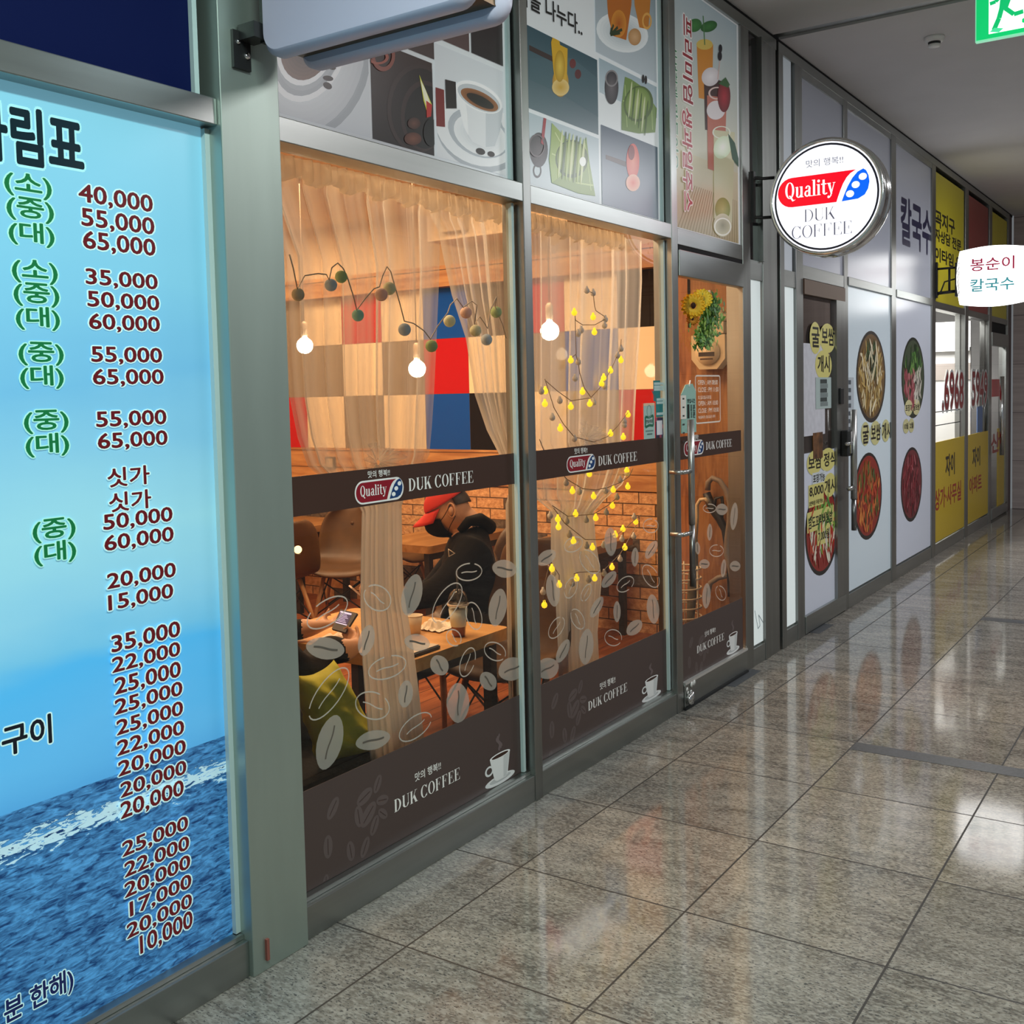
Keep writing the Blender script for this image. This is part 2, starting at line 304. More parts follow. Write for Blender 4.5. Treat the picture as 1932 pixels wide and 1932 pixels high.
class Dec:      # a printed film: flat shapes with their own print colour, on a plane
    def __init__(s, mp, step=.0004): s.mp = mp; s.v = []; s.f = []; s.c = []; s.L = 1; s.step = step; s.clip = None; s.n = 0
    def raw(s, uv, faces, cols):
        b = len(s.v); s.n += 1; s.v += [s.mp(u, v, s.L*s.step+s.n*1.2e-5) for u, v in uv]
        for f, c in zip(faces, cols): s.f.append([b+i for i in f]); s.c.append(c)
    def poly(s, pts, col):
        c = srgb(col) if isinstance(col, str) else col
        if s.clip: pts = clip_poly(pts, s.clip)
        if len(pts) < 3: return s
        s.raw(pts, [tuple(range(len(pts)))], [[c]*len(pts)]); return s
    def grad(s, u0, v0, u1, v1, cb, ct):
        a, b = srgb(cb), srgb(ct); s.raw([(u0, v0), (u1, v0), (u1, v1), (u0, v1)], [(0, 1, 2, 3)], [[a, a, b, b]]); return s
    def rect(s, u0, v0, u1, v1, col): return s.poly([(u0, v0), (u1, v0), (u1, v1), (u0, v1)], col)
    def ell(s, e, col, col2=None, n=28, a0=0, a1=360, rin=0):
        cu, cv, au, av, bu, bv = e
        pt = lambda t, k=1: (cu+k*(au*math.cos(t)+bu*math.sin(t)), cv+k*(av*math.cos(t)+bv*math.sin(t)))
        ts = [R(a0)+R(a1-a0)*i/n for i in range(n+1)]
        if rin:
            c = srgb(col)
            for t0, t1 in zip(ts, ts[1:]):
                q = [pt(t0), pt(t1), pt(t1, rin), pt(t0, rin)]
                if s.clip: q = clip_poly(q, s.clip)
                if len(q) > 2: s.raw(q, [tuple(range(len(q)))], [[c]*len(q)])
            return s
        if col2 and s.clip:
            a_, b_ = srgb(col), srgb(col2)
            for j in range(9):
                k = j/8; s.poly([pt(t, 1-k*.9) for t in ts[:-1]], tuple(p*(1-k)+q*k for p, q in zip(a_, b_)))
            return s
        if col2 is None: return s.poly([pt(t) for t in (ts[:-1] if a1-a0 >= 360 else ts)], col)
        c, c2 = srgb(col), srgb(col2); m = len(ts)
        s.raw([(cu, cv)]+[pt(t) for t in ts], [(0, i+1, i+2) for i in range(m-1)], [[c2, c, c]]*(m-1)); return s
    def circ(s, u, v, ru, rv=None, col='#ffffff', col2=None, n=24, **k): return s.ell((u, v, ru, 0, 0, rv or ru), col, col2, n, **k)
    def line(s, pts, w, col):
        for (a, b), (c, d) in zip(pts, pts[1:]):
            l = math.hypot(c-a, d-b) or 1; nx, ny = -(d-b)/l*w/2, (c-a)/l*w/2
            s.poly([(a+nx, b+ny), (c+nx, d+ny), (c-nx, d-ny), (a-nx, b-ny)], col)
        return s
    def text(s, t, bx, col, bold=0, halo=None, hcol='#ffffff', rot=0):
        g, f = text_geo(t); us = [p[0] for p in g]; vs = [p[1] for p in g]
        if not us: return s
        u0, u1, v0, v1 = min(us), max(us), min(vs), max(vs)
        def tr(p):
            a, b = (p[0]-u0)/(u1-u0), (p[1]-v0)/(v1-v0)
            if rot: a, b = b, 1-a        # reads downwards
            return (bx[0]+a*(bx[2]-bx[0]), bx[1]+b*(bx[3]-bx[1]))
        def lay(r, n, c):
            for k in range(n):
                du, dv = r*math.cos(2*math.pi*k/n), r*math.sin(2*math.pi*k/n); s.raw([tr((p[0]+du, p[1]+dv)) for p in g], f, [[c]*len(q) for q in f])
        c = srgb(col)
        if halo: lay(halo+bold, 12, srgb(hcol))
        if bold: lay(bold, 8, c)
        s.raw([tr(p) for p in g], f, [[c]*len(q) for q in f])
        return s
    def serif(s, t, bx, col, wt=1):
        x = 0; polys = []
        for ch in t:
            ps, adv = GLY(ch, wt); polys += [[(p[0]+x, p[1]) for p in q] for q in ps]; x += adv
        us = [p[0] for q in polys for p in q]; u0, u1 = min(us), max(us); v0, v1 = (-.28 if 'y' in t else 0), 1
        for q in polys: s.poly([(bx[0]+(p[0]-u0)/(u1-u0)*(bx[2]-bx[0]), bx[1]+(p[1]-v0)/(v1-v0)*(bx[3]-bx[1])) for p in q], col)
        return s
    def up(s, k=1): s.L += k; return s
    def obj(s, name, m, parent=None):
        me = bpy.data.meshes.new(name); me.from_pydata(s.v, [], s.f); me.materials.append(m)
        at = me.color_attributes.new('Col', 'FLOAT_COLOR', 'CORNER'); i = 0
        for cs in s.c:
            for c in cs: at.data[i].color = (*c, 1); i += 1
        o = bpy.data.objects.new(name, me); COL.objects.link(o)
        if parent: o.parent = parent
        return o
def clip_poly(pts, bx):
    u0, v0, u1, v1 = bx
    for ax, lim, sg in ((0, u0, 1), (0, u1, -1), (1, v0, 1), (1, v1, -1)):
        out = []
        for i, p in enumerate(pts):
            q = pts[i-1]; pi, qi = (p[ax]-lim)*sg >= 0, (q[ax]-lim)*sg >= 0
            if pi != qi:
                t = (lim-q[ax])/(p[ax]-q[ax]); out.append((q[0]+t*(p[0]-q[0]), q[1]+t*(p[1]-q[1])))
            if pi: out.append(p)
        pts = out
        if not pts: return []
    return pts
def FACE(y): return lambda u, v, d: (u, y-d, v)            # on the shop front, facing the corridor
def SIDE(x): return lambda u, v, d: (x-d, -u, v)           # across the corridor, facing the viewer's end (u runs to the right)
def arcring(cx, cy, ro, rvo, ri, rvi, a0, a1, n=14, dx=0):
    out = []
    for i in range(n):
        t0, t1 = R(a0+(a1-a0)*i/n), R(a0+(a1-a0)*(i+1)/n)
        out.append([(cx+ro*math.cos(t0), cy+rvo*math.sin(t0)), (cx+ro*math.cos(t1), cy+rvo*math.sin(t1)), (cx+dx+ri*math.cos(t1), cy+rvi*math.sin(t1)), (cx+dx+ri*math.cos(t0), cy+rvi*math.sin(t0))])
    return out
def GLY(ch, w=1):
    q = lambda x0, y0, x1, y1: [(x0, y0), (x1, y0), (x1, y1), (x0, y1)]
    S = .15*w; h = .035*max(w, .6); x = .05
    stem = [q(x, 0, x+S, 1), q(0, 0, x+S+.05, h), q(0, 1-h, x+S+.05, 1)]
    if ch == ' ': return [], .22
    if ch == 'D': return stem+arcring(.2, .5, .38, .5, .38-S, .5-h, -90, 90)+[q(.1, 0, .21, h), q(.1, 1-h, .21, 1)], .68
    if ch == 'U': return [q(x, .28, x+S, 1), q(0, 1-h, x+S+.05, 1), q(.5, .28, .5+h*1.2, 1), q(.42, 1-h, .62, 1)]+arcring(.29, .28, .24+h*.6, .29, .24-S+.02, .29-h*1.4, 180, 360, dx=.03), .68
    if ch == 'K': return stem+[[(.2, .36), (.23, .33), (.52, 1), (.48, 1)], [(.26, .50), (.26+S, .62), (.62, 0), (.62-S*1.15, 0)], q(.40, 1-h, .62, 1), q(.40, 0, .68, h)], .72
    if ch in 'OQ':
        g = arcring(.32, .5, .31, .52, .31-S, .52-h*1.2, 0, 360, 26)
        if ch == 'Q': g += [[(.26, .16), (.34, .2), (.62, -.16), (.50, -.2)], [(.5, -.2), (.62, -.16), (.68, -.08), (.7, -.1)]]
        return g, .70
    if ch == 'C': return arcring(.32, .5, .31, .52, .31-S, .52-h*1.2, 38, 322, 22, dx=.0)+[q(.53, .70, .565, 1), q(.53, .06, .565, .27)], .66
    if ch in 'FE':
        g = stem+[q(x, 1-h, .5, 1), [(.5, 1), (.5-.05, 1-h), (.5, .72)], q(x, .49, .36, .49+h), q(.335, .36, .365, .66)]
        if ch == 'E': g += [q(x, 0, .52, h), [(.52, .30), (.46, h), (.52, 0)]]
        return g, .60
    if ch == 'u': return [q(.06, .15, .06+S, .68), q(0, .68-h, .2, .68), q(.36, 0, .36+S, .68), q(.3, .68-h, .4, .68), q(.4, 0, .58, h)]+arcring(.24, .18, .19, .19, .08, .13, 180, 350, 8), .60
    if ch == 'a': return [q(.30, .04, .30+S, .48), q(.36, 0, .54, h*1.3)]+arcring(.27, .46, .19, .23, .06, .18, 0, 165, 8)+arcring(.22, .19, .19, .20, .07, .13, 60, 330, 12), .55
    if ch in 'li':
        t = 1 if ch == 'l' else .68
        g = [q(.07, 0, .07+S, t), q(0, 0, .08+S+.06, h), q(0, t-h, .1, t)]
        if ch == 'i': g += [[(.145+.09*math.cos(a*math.pi/5), .88+.09*math.sin(a*math.pi/5)) for a in range(10)]]
        return g, .31
    if ch == 't': return [q(.1, .12, .1+S, .92), q(.0, .62, .36, .68)]+arcring(.27, .13, .17, .14, .04, .09, 180, 340, 7), .40
    if ch == 'y': return [[(.04, .68), (.04+S*1.2, .68), (.34, .0), (.26, -.05)], [(.46, .68), (.5, .68), (.28, -.12), (.2, -.2), (.2, -.12)], q(0, .68-h, .26, .68), q(.38, .68-h, .56, .68), [(.05+.08*math.cos(a*math.pi/5)+.05, -.18+.08*math.sin(a*math.pi/5)) for a in range(10)], [(.08, -.26), (.2, -.22), (.27, -.1), (.2, -.14)]], .56
    return [q(0, 0, .2, .5)], .3
def logo(d, bx, red, blue, pill=True):
    u0, v0, u1, v1 = bx; H = v1-v0; Wd = u1-u0
    T = lambda p: (u0+p[0]*Wd, v0+p[1]*H)
    rx = .5*min(H/Wd, .34)*1.0; rx = max(rx, .11)
    def rr(g):
        pts = []
        for cx, a0 in ((1-rx, -90), (rx, 90)):
            for i in range(15): a = R(a0+180*i/14); pts.append((cx+(rx+g*H/Wd*.0+g*rx*2)*math.cos(a), .5+(.5+g)*math.sin(a)))
        return pts
    if pill:
        d.poly([T(p) for p in rr(.09)], '#f4f2f0'); d.up()
    cv = [(.65, 0), (.665, .15), (.69, .36), (.72, .58), (.76, .78), (.80, .90), (.86, 1)]
    left = [(rx+rx*math.cos(R(a)), .5+.5*math.sin(R(a))) for a in range(90, 271, 15)]
    d.poly([T(p) for p in left+cv], red)
    cb = [(.705, 0), (.73, .2), (.77, .48), (.82, .74), (.875, .92), (.935, 1), (.965, .93), (.99, .76), (1, .55), (.985, .32), (.95, .14), (.88, .03)]
    d.poly([T(p) for p in cb], blue); d.up()
    for p in ((.795, .22), (.855, .5), (.93, .74)): d.circ(*T(p), .043*Wd, .115*H, '#f4f6f6', n=14)
    d.serif('Quality', (u0+.085*Wd, v0+.15*H, u0+.64*Wd, v0+.84*H), '#f6f4f2', .95); d.L -= 2 if pill else 1

# ================================================================== SETTING
S = 'structure'
def st(o): o['kind'] = S; return o
H = 3.632
st(box('floor', GRANITE, -4, -6.5, -.08, 14.55, .03, 0))
st(box('floor_cafe', FLOORWOOD, 2.0, .03, -.08, 6.15, 4.7, .012))
st(box('floor_agency', mat('grey_vinyl_floor', (.35, .34, .32), .4), 10.2, .03, -.08, 14.5, 3.2, .012))
st(box('ceiling', PLASTER, -4, -6.5, H, 6.135, .02, H+.1))
st(box('ceiling_beyond', PLASTER, 6.245, -6.5, H, 14.55, .02, H+.1))
g = empty('trim_1', kind=S)      # expansion joint across the ceiling
box('recess', DARK, 6.13, -6.5, H+.04, 6.25, .02, H+.09, g); box('joint_strip', STEEL, 6.165, -6.5, H+.012, 6.235, .02, H+.03, g)
STRIP = mat('dark_granite_strip', (.10, .105, .115), .3, noise=.3, scale=60)
st(box('trim_2', STRIP, 4.60, -3.05, .0, 4.705, -.862, .0015)); st(box('trim_3', STRIP, 7.59, -3.05, 0, 7.69, -.862, .0015))
st(box('trim_4', STRIP, 5.28, -.06, 0, 5.66, .03, .0015)); st(box('trim_5', STRIP, 6.70, -.06, 0, 7.0, .03, .0015))
m, nt, b = _nodes('pinkish_stone'); tc = N(nt, 'TexCoord'); sp = N(nt, 'SeparateXYZ'); nt.links.new(tc.outputs['Object'], sp.inputs[0])
fr = MA(nt, 'FRACT', MA(nt, 'DIVIDE', sp.outputs[2], .60)); nz = N(nt, 'TexNoise'); nz.inputs['Scale'].default_value = 5
mp = N(nt, 'Mapping'); mp.inputs['Scale'].default_value = (1, .3, 6); nt.links.new(tc.outputs['Object'], mp.inputs[0]); nt.links.new(mp.outputs[0], nz.inputs['Vector'])
c = ramp(nt, nz.outputs[0], .3, .7, (.40, .33, .32), (.52, .45, .43)); c = mixc(nt, MA(nt, 'LESS_THAN', fr, .012), c, (.14, .11, .11))
nt.links.new(c, b.inputs['Base Color']); b.inputs['Roughness'].default_value = .5; STONE = m
st(box('wall_end', STONE, 14.5, -6.5, 0, 14.6, .0, H))
# cafe shell
CAFEC = mat('cafe_cream_wall', (.78, .62, .42), .85)
st(box('wall_left', CAFEC, 1.96, .12, 0, 2.02, 4.7, 3.0)); st(box('wall_back', CAFEC, 2.0, 4.6, 0, 6.2, 4.7, 3.0))
st(box('ceiling_cafe', CAFEC, 1.96, .12, 2.9, 6.2, 4.7, 3.0))
wr = empty('wall_right', kind=S)
box('plaster', CAFEC, 6.155, .12, 2.5, 6.25, 4.7, 3.0, wr)
box('brick_cladding', BRICK, 6.15, .12, 0, 6.25, 4.7, .935, wr)
box('wood_planking', CAFEWOOD, 6.14, .12, .935, 6.25, 4.7, 1.19, wr)
box('wood_beam', CAFEWOOD, 6.06, .12, 2.352, 6.25, 4.7, 2.5, wr); box('bulkhead', CAFEC, 5.75, 1.2, 2.62, 6.155, 2.3, 2.9, wr)
d = Dec(lambda u, v, q: (6.148-q, u, v)); K = {'c': '#f6e4c2', 'g': '#8d7f6b', 'k': '#0d0b0b', 'r': '#c00f18', 'b': '#0050b4', 'e': '#e2cfae', 'd': '#4a3d36'}
rows = [(1.19, 1.592, 'rgckbcgcrg'), (1.592, 1.99, 'cbgcrgcggb'), (1.99, 2.352, 'kcrdbcregr')]
for z0, z1, cs in rows:
    for i, ch in enumerate(cs): d.rect(.671+.4*i+.001, z0+.001, .671+.4*(i+1)-.001, z1-.001, K[ch])
d.L = 0; d.rect(.12, 1.19, .671, 2.352, '#e2cfae'); d.rect(.671, 1.19, 4.7, 2.352, '#554a40')
d.obj('coloured_tiles', print_mat('glossy_tile', .03, spec=.3), wr)
st(box('wall_entrance', REDWOOD, 6.02, .44, 0, 6.155, .745, 2.9)); box('panel_slit', DARK, 6.015, .475, 1.96, 6.03, .52, 2.9, bpy.data.objects['wall_entrance'])
st(box('wall_panel', PANELWOOD, 5.93, .12, 0, 6.155, .462, 2.9))
# agency (far shop) shell
AG = mat('pale_grey_wall', (.55, .55, .54), .8)
st(box('wall_back_agency', AG, 10.2, 3.0, 0, 14.5, 3.1, 3.0)); st(box('wall_left_agency', AG, 10.15, .12, 0, 10.2, 3.1, 3.0)); st(box('ceiling_agency', AG, 10.2, .12, 2.9, 14.5, 3.1, 3.0))
st(box('wall_right_agency', AG, 14.42, .12, 0, 14.5, 3.1, 3.0))

# ------------------------------------------------------------------ shop-front framing
tn = [10]
def trim(x0, x1, z0, z1, y0=0, y1=.1, m=STEEL, bev=.003):
    tn[0] += 1; return st(box('trim_%d' % tn[0], m, x0, y0, z0, x1, y1, z1, None, bev))
st(box('wall_front', DARK, -4, .11, 2.36, 14.5, .13, H+.1))              # dark behind the opaque upper films
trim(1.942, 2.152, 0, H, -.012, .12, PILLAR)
MULL = [(3.405, 3.458), (4.698, 4.765), (5.60, 5.712), (5.905, 5.985), (6.47, 6.598), (7.462, 7.552), (8.722, 8.862), (10.112, 10.262), (11.588, 11.745), (12.9, 13.06), (14.1, 14.2)]
for a, b_ in MULL: trim(a, b_, 0, 3.546)
trim(5.985, 6.15, 0, 3.60, .005); trim(6.19, 6.262, 0, 3.546, .0); trim(6.15, 6.19, 0, H, .06, .1, DARK, 0)
trim(14.2, 14.5, 0, H, .02, .1, mat('dark_maroon_panel', (.10, .06, .065), .5))
trim(-4, 6.15, 3.545, 3.605, 0, .1, STEEL2); trim(6.19, 14.2, 3.545, 3.605, 0, .1, STEEL2); trim(-4, 14.5, 3.605, H, .015, .1, DARK, 0)
for a, b_ in ((-4, 1.942), (2.152, 3.405), (3.458, 4.698)): trim(a, b_, 2.305, 2.375, .002, .1, STEEL2)
trim(4.765, 5.60, 2.285, 2.365, .002, .1, STEEL2); trim(5.712, 5.905, 2.19, 2.30, .004, .1, STEEL2); trim(6.262, 6.47, 2.19, 2.29, .004, .1, STEEL2)
trim(6.598, 7.462, 2.262, 2.345, .002, .1, STEEL2)
for a, b_ in ((7.552, 8.722), (8.862, 10.112)): trim(a, b_, 2.285, 2.345, -.006, .1, STEEL2)
for a, b_ in ((10.262, 11.588), (11.745, 12.9), (13.06, 14.1)): trim(a, b_, 2.27, 2.335, .002, .1, STEEL2)
for a, b_ in ((-4, 1.942), (2.152, 3.405), (3.458, 4.698), (5.712, 5.905), (6.262, 6.47), (7.552, 8.722), (8.862, 10.112), (10.262, 11.588), (11.745, 12.9)):
    trim(a, b_, 0, .102, .004, .1, STEEL2); trim(a, b_, .102, .116, .022, .1, STEEL2, .002)
for x in (1.926, 3.374, 4.676): trim(x, x+.016, .118, 2.30, .035, .06, SEAL, 0)
trim(1.900, 1.915, 2.376, 3.54, .035, .06, SEAL, 0); trim(3.378, 3.392, 2.376, 3.54, .035, .06, SEAL, 0); trim(4.676, 4.69, 2.376, 3.54, .035, .06, SEAL, 0)
trim(5.885, 5.897, 2.30, 3.54, .035, .06, SEAL, 0)
st(box('trim_wire', mat('rusty_screw', (.25, .08, .06), .6), 1.985, -.02, .03, 1.995, -.012, .09))

st(box('trim_threshold', DARK, 4.765, -.012, 0, 5.60, .10, .0135))

# ================================================================== MENU LIGHTBOX AND UPPER FILMS
menu = empty('menu_board', (.5, .05, .1), 'backlit blue sea and sky menu board with red prices and green sizes', 'menu board')
def keep(o, p): o.parent = p; o.matrix_parent_inverse = p.matrix_world.inverted(); return o
bpy.context.view_layer.update()
keep(box('backlit_panel', sea_mat(.42), -4, .05, .116, 1.926, .07, 2.304), menu)
d = Dec(FACE(.05)); HC = '#c8eef0'
lines = [('40,000', (149, 369), (287, 384)), ('55,000', (154, 413), (290, 428)), ('65,000', (157, 455), (292, 469)), ('35,000', (162, 524), (296, 534)), ('50,000', (165, 566), (299, 574)), ('60,000', (168, 608), (300, 614)), ('55,000', (172, 671), (304, 672)), ('65,000', (175, 713), (307, 713)), ('55,000', (181, 792), (312, 790)), ('65,000', (184, 833), (314, 829))]
BXS = [(1.5551,2.0564,1.762,2.1034), (1.5592,2.0005,1.7638,2.0475), (1.5607,1.9473,1.7642,1.9944), (1.5632,1.8639,1.7662,1.9058), (1.5647,1.811,1.7683,1.853), (1.5662,1.7578,1.7672,1.7998), (1.5678,1.6793,1.7697,1.7213), (1.5693,1.6252,1.7717,1.6671), (1.5726,1.5228,1.7746,1.5648), (1.5742,1.4702,1.7751,1.5121),
 (1.5959,1.3804,1.7155,1.4264), (1.5972,1.3196,1.7171,1.3656), (1.5784,1.2731,1.7799,1.315), (1.5787,1.2217,1.7806,1.2636), (1.5812,1.1284,1.7825,1.1704), (1.5815,1.0755,1.7713,1.1174), (1.5849,0.9706,1.788,1.0166), (1.5837,0.9209,1.7853,0.9629), (1.5884,0.8654,1.7842,0.9114), (1.5857,0.8164,1.7867,0.8584), (1.5876,0.7644,1.7857,0.8064), (1.5864,0.7133,1.7865,0.7553), (1.5867,0.6614,1.789,0.7035), (1.5899,0.6068,1.7879,0.6488), (1.5874,0.5539,1.7767,0.5999),
 (1.5868,0.4586,1.7855,0.5006), (1.5901,0.4051,1.7862,0.4471), (1.5875,0.354,1.787,0.3961), (1.6001,0.3017,1.7878,0.3437), (1.5882,0.2493,1.7868,0.2913), (1.6242,0.1934,1.7862,0.2454)]
TXT = '40,000 55,000 65,000 35,000 50,000 60,000 55,000 65,000 55,000 65,000 싯가 싯가 50,000 60,000 20,000 15,000 35,000 22,000 25,000 25,000 25,000 22,000 20,000 20,000 20,000 25,000 22,000 20,000 17,000 20,000 10,000'.split()
for t, bx in zip(TXT, BXS): d.text(t, bx, '#5e0d16', .022, .055, HC)
keep(d.obj('price_lettering', PRINTL), menu)
d = Dec(FACE(.05))
GB = [(1.3709,2.0534,1.483,2.1053), (1.373,1.9998,1.4854,2.0518), (1.3749,1.9452,1.4839,1.9972), (1.3779,1.8608,1.4874,1.9128), (1.3789,1.8089,1.4886,1.8609), (1.3811,1.7555,1.4871,1.8075), (1.3831,1.6754,1.4923,1.7274), (1.3841,1.6221,1.4894,1.6742), (1.3875,1.5199,1.4963,1.5719), (1.3885,1.4663,1.4948,1.5183), (1.3947,1.2689,1.5009,1.3209), (1.3957,1.2156,1.4994,1.2676)]
for t, bx in zip('소중대소중대중대중대중대', GB): d.text('('+t+')', bx, '#0b6b3a', .022, .05, '#a9e6dd')
keep(d.obj('size_lettering', PRINTL), menu)
d = Dec(FACE(.05)); d.text('차림표', (1.2917,2.1269,1.5698,2.2519), '#04202a', .032, .045, '#a9e6ee')
d.text('구이', (1.2975,0.8026,1.416,0.8686), '#0a0f1c', .025, .05, HC); d.text('분 한해)', (1.2691,0.1905,1.4396,0.2525), '#101c52', .025, .05, HC)
keep(d.obj('heading_lettering', PRINTL), menu)
up = empty('transom_panel', (.5, .05, 2.38), 'dark navy blue panel above the sea menu board', 'panel'); bpy.context.view_layer.update()
keep(box('navy_film', mat('navy_film', (.002, .007, .06), .5, spec=.12), -4, .05, 2.376, 1.90, .07, 3.54), up)

# ---- coffee photographs above the first window
def poster(name, label, x0, x1, z0=2.376, z1=3.544):
    e = empty(name, ((x0+x1)/2, .05, z0), label, 'poster'); bpy.context.view_layer.update()
    keep(box('backing_board', mat('white_film', (.82, .86, .88), .3, emit=.14), x0, .05, z0, x1, .075, z1), e)  # slight emission put into the backing to brighten its white
    return e, Dec(FACE(.05))
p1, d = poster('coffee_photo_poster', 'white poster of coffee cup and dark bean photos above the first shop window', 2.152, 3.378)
def photo(d, px, c0, c1=None):
    u0, v0, u1, v1 = px; d.clip = px
    d.L += 1; d.grad(u0, v0, u1, v1, c0, c1 or c0); d.L += 1
a, b_, c = (2.6063,2.4184)[0], (2.9351,2.4798)[0], (3.148,2.7979)[0]
zb = 2.40; zt = (2.7762,2.7096)[1]; zm = (3.0371,2.7615)[1]; b2 = (3.1512,2.7987)[0]
photo(d, (2.17, 2.40, a-.004, 2.93), '#dfe4e8', '#e9edf0')
d.ell((2.372,2.5633,0.2138,-0.0036,0.1162,0.228), '#b4babf', '#cfd4d8'); d.ell((2.3547,2.5715,0.2026,-0.003,0.1108,0.2185), '#d3d7db', '#f0f2f4').ell((2.3508,2.5828,0.1681,-0.002,0.0949,0.1876), '#d9dde0', '#e8ebee').ell((2.3454,2.6075,0.1408,-0.0008,0.0826,0.1639), '#f8f9fa', '#d2d7db').ell((2.3412,2.6111,0.129,0.003,0.0688,0.1498), '#aeb3b8', '#e9ecee').ell((2.3305,2.6145,0.1126,0.0072,0.0479,0.1219), '#f6f7f8').ell((2.3305,2.6145,0.0993,0.0064,0.0413,0.1053), '#6b4a36', '#140b09')
d.up(); d.ell((2.416,2.5425,0.0024,0.0082,-0.0224,-0.0024), '#2a1712').ell((2.4126,2.5199,0.0073,0.0097,-0.0175,0.0031), '#2a1712').ell((2.436,2.5784,0.0019,0.0066,-0.0159,-0.0018), '#2a1712'); d.L -= 5
photo(d, (a+.006, zb, b_-.006, zt), '#1d1210', '#3a2723')
d.ell((2.8516,2.5426,0.1653,0.0339,0.0066,0.1474), '#3a2a27', '#2a1d1b').ell((2.86,2.5409,0.1537,0.0314,0.0061,0.1371), '#241716', '#1b1110').ell((2.8792,2.5255,0.1245,0.0249,0.0052,0.1166), '#3a2826', '#1a100f').ell((2.8876,2.5219,0.1128,0.0224,0.0047,0.1062), '#120a0a', '#1e1312'); d.up()
d.up().poly([(2.8566,2.6549),(2.8833,2.6192),(2.9215,2.5693),(2.8967,2.5325),(2.8756,2.5738)], '#d8d84a').poly([(2.8616,2.6404),(2.8887,2.6116),(2.9128,2.5711),(2.8946,2.5497),(2.8788,2.5815)], '#fbf8d8').up().poly([(2.89,2.5768),(2.9215,2.5693),(2.9139,2.5289),(2.8904,2.5207)], '#c22a22')
d.poly([(2.937,2.6576),(2.984,2.6503),(2.9841,2.516),(2.9299,2.4966)], '#b3251c'); d.ell((2.8211,2.488,0.0339,0.0066,0.0009,0.0192), '#43241c', '#6b4132').ell((2.8133,2.4363,0.0453,0.0082,0.0009,0.0209), '#5a2d1e', '#7d4a33').ell((2.9115,2.4754,0.0414,0.0077,0.002,0.0464), '#0e0808')
d.ell((2.6741,2.6727,0.0582,0.0142,0.0023,0.0503), '#8c4a3a', rin=.72).ell((2.6479,2.6613,0.0522,0.0127,0.0011,0.0233), '#a35542', rin=.7); d.L -= 5
photo(d, (b_+.006, zb, 3.36, zm+.02), '#eceff1', '#dde2e6')
d.ell((3.2043,2.5151,0.2392,-0.0354,0.1062,0.1196), '#b9bfc4', '#cdd2d6').ell((3.1916,2.5278,0.2316,-0.0337,0.102,0.1155), '#f4f6f7', '#dfe3e6').ell((3.2014,2.5259,0.1806,-0.0215,0.0694,0.0838), '#b9bfc5', '#d6dade').ell((3.2078,2.5195,0.1562,-0.0188,0.0579,0.0697), '#f2f4f5', '#c6cbd0')
d.ell((3.3756,2.6052,0.036,0.007,0.0013,0.0315), '#eef0f1', rin=.6); d.up().poly([(3.0575,2.6667),(3.0731,2.5972),(3.1016,2.5294),(3.1508,2.4866),(3.2327,2.4785),(3.291,2.4964),(3.328,2.5572),(3.3526,2.6453),(3.2072,2.6625)], '#e9ebed').poly([(3.2405,2.6659),(3.2328,2.4824),(3.291,2.4964),(3.328,2.5572),(3.3526,2.6453)], '#d0d5d9').poly([(3.0575,2.6667),(3.0731,2.5972),(3.1016,2.5294),(3.1259,2.5044),(3.1227,2.5797),(3.1008,2.658)], '#f9fafa').ell((3.2002,2.6535,0.1399,-0.0128,0.0394,0.0485), '#ffffff').ell((3.2001,2.6498,0.1277,-0.0118,0.0327,0.0403), '#c9ced2').ell((3.2032,2.6448,0.1138,-0.0092,0.0238,0.0303), '#9a6238', '#1e0f0a').ell((3.2063,2.6417,0.0834,-0.0068,0.0143,0.0181), '#26130c', '#120806')
d.up().ell((3.1987,2.4613,0.028,-0.001,0.0073,0.0119), '#20140f').ell((3.2657,2.4633,0.0224,-0.0008,0.0062,0.0101), '#20140f'); d.poly([(2.9418,2.6321),(2.9892,2.6336),(2.9897,2.5081),(2.936,2.5014)], '#7c1c18'); d.poly([(2.9969,2.6711),(3.0579,2.6759),(3.0602,2.5854),(2.9986,2.5728)], '#231514'); d.L -= 7
for q0, q1, c0 in (((2.7791,2.7748)[0], (2.9441,2.8181)[0], '#4a3a38'), ((2.9559,2.8213)[0], b2-.004, '#5a4644'), (b2+.008, 3.36, '#2c2426')):
    photo(d, (q0, zt+.015 if q1 < 3 else zm+.04, q1, 3.3), c0, '#3a2a2c')
    for k in range(5): d.ell((q0+.05+.06*k, 2.95+.05*(k % 3), .03, .01, -.01, .05), '#6b4f48', '#8d7268')
    d.L -= 2
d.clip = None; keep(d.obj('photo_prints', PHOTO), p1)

# ---- food and drink photographs above the second window
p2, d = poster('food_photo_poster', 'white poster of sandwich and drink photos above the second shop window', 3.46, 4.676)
xm, xm2 = (4.0614,2.9127)[0], (4.0946,2.8086)[0]; x0, x1 = 3.475, 4.655
z1_, z2_, z3_ = (3.7403,2.6766)[1], (3.7523,2.9887)[1], (4.3954,2.9884)[1]
photo(d, (x0, z1_+.008, xm2-.01, (3.7527,2.9992)[1]), '#5b6f78', '#35525e')
d.poly([(3.5405,2.7945),(3.7859,2.7911),(4.0928,2.759),(4.0987,2.9211),(3.8766,2.9563),(3.5438,2.8755)], '#48626c').poly([(3.5458,2.9261),(3.7295,2.9248),(3.7287,2.9038),(3.545,2.9059)], '#3b2a2a').ell((3.8758,2.9347,0.0261,0.0062,0.0007,0.0194), '#6b2a2c').ell((3.9178,2.9017,0.0265,0.0061,0.0007,0.0196), '#5a2428')
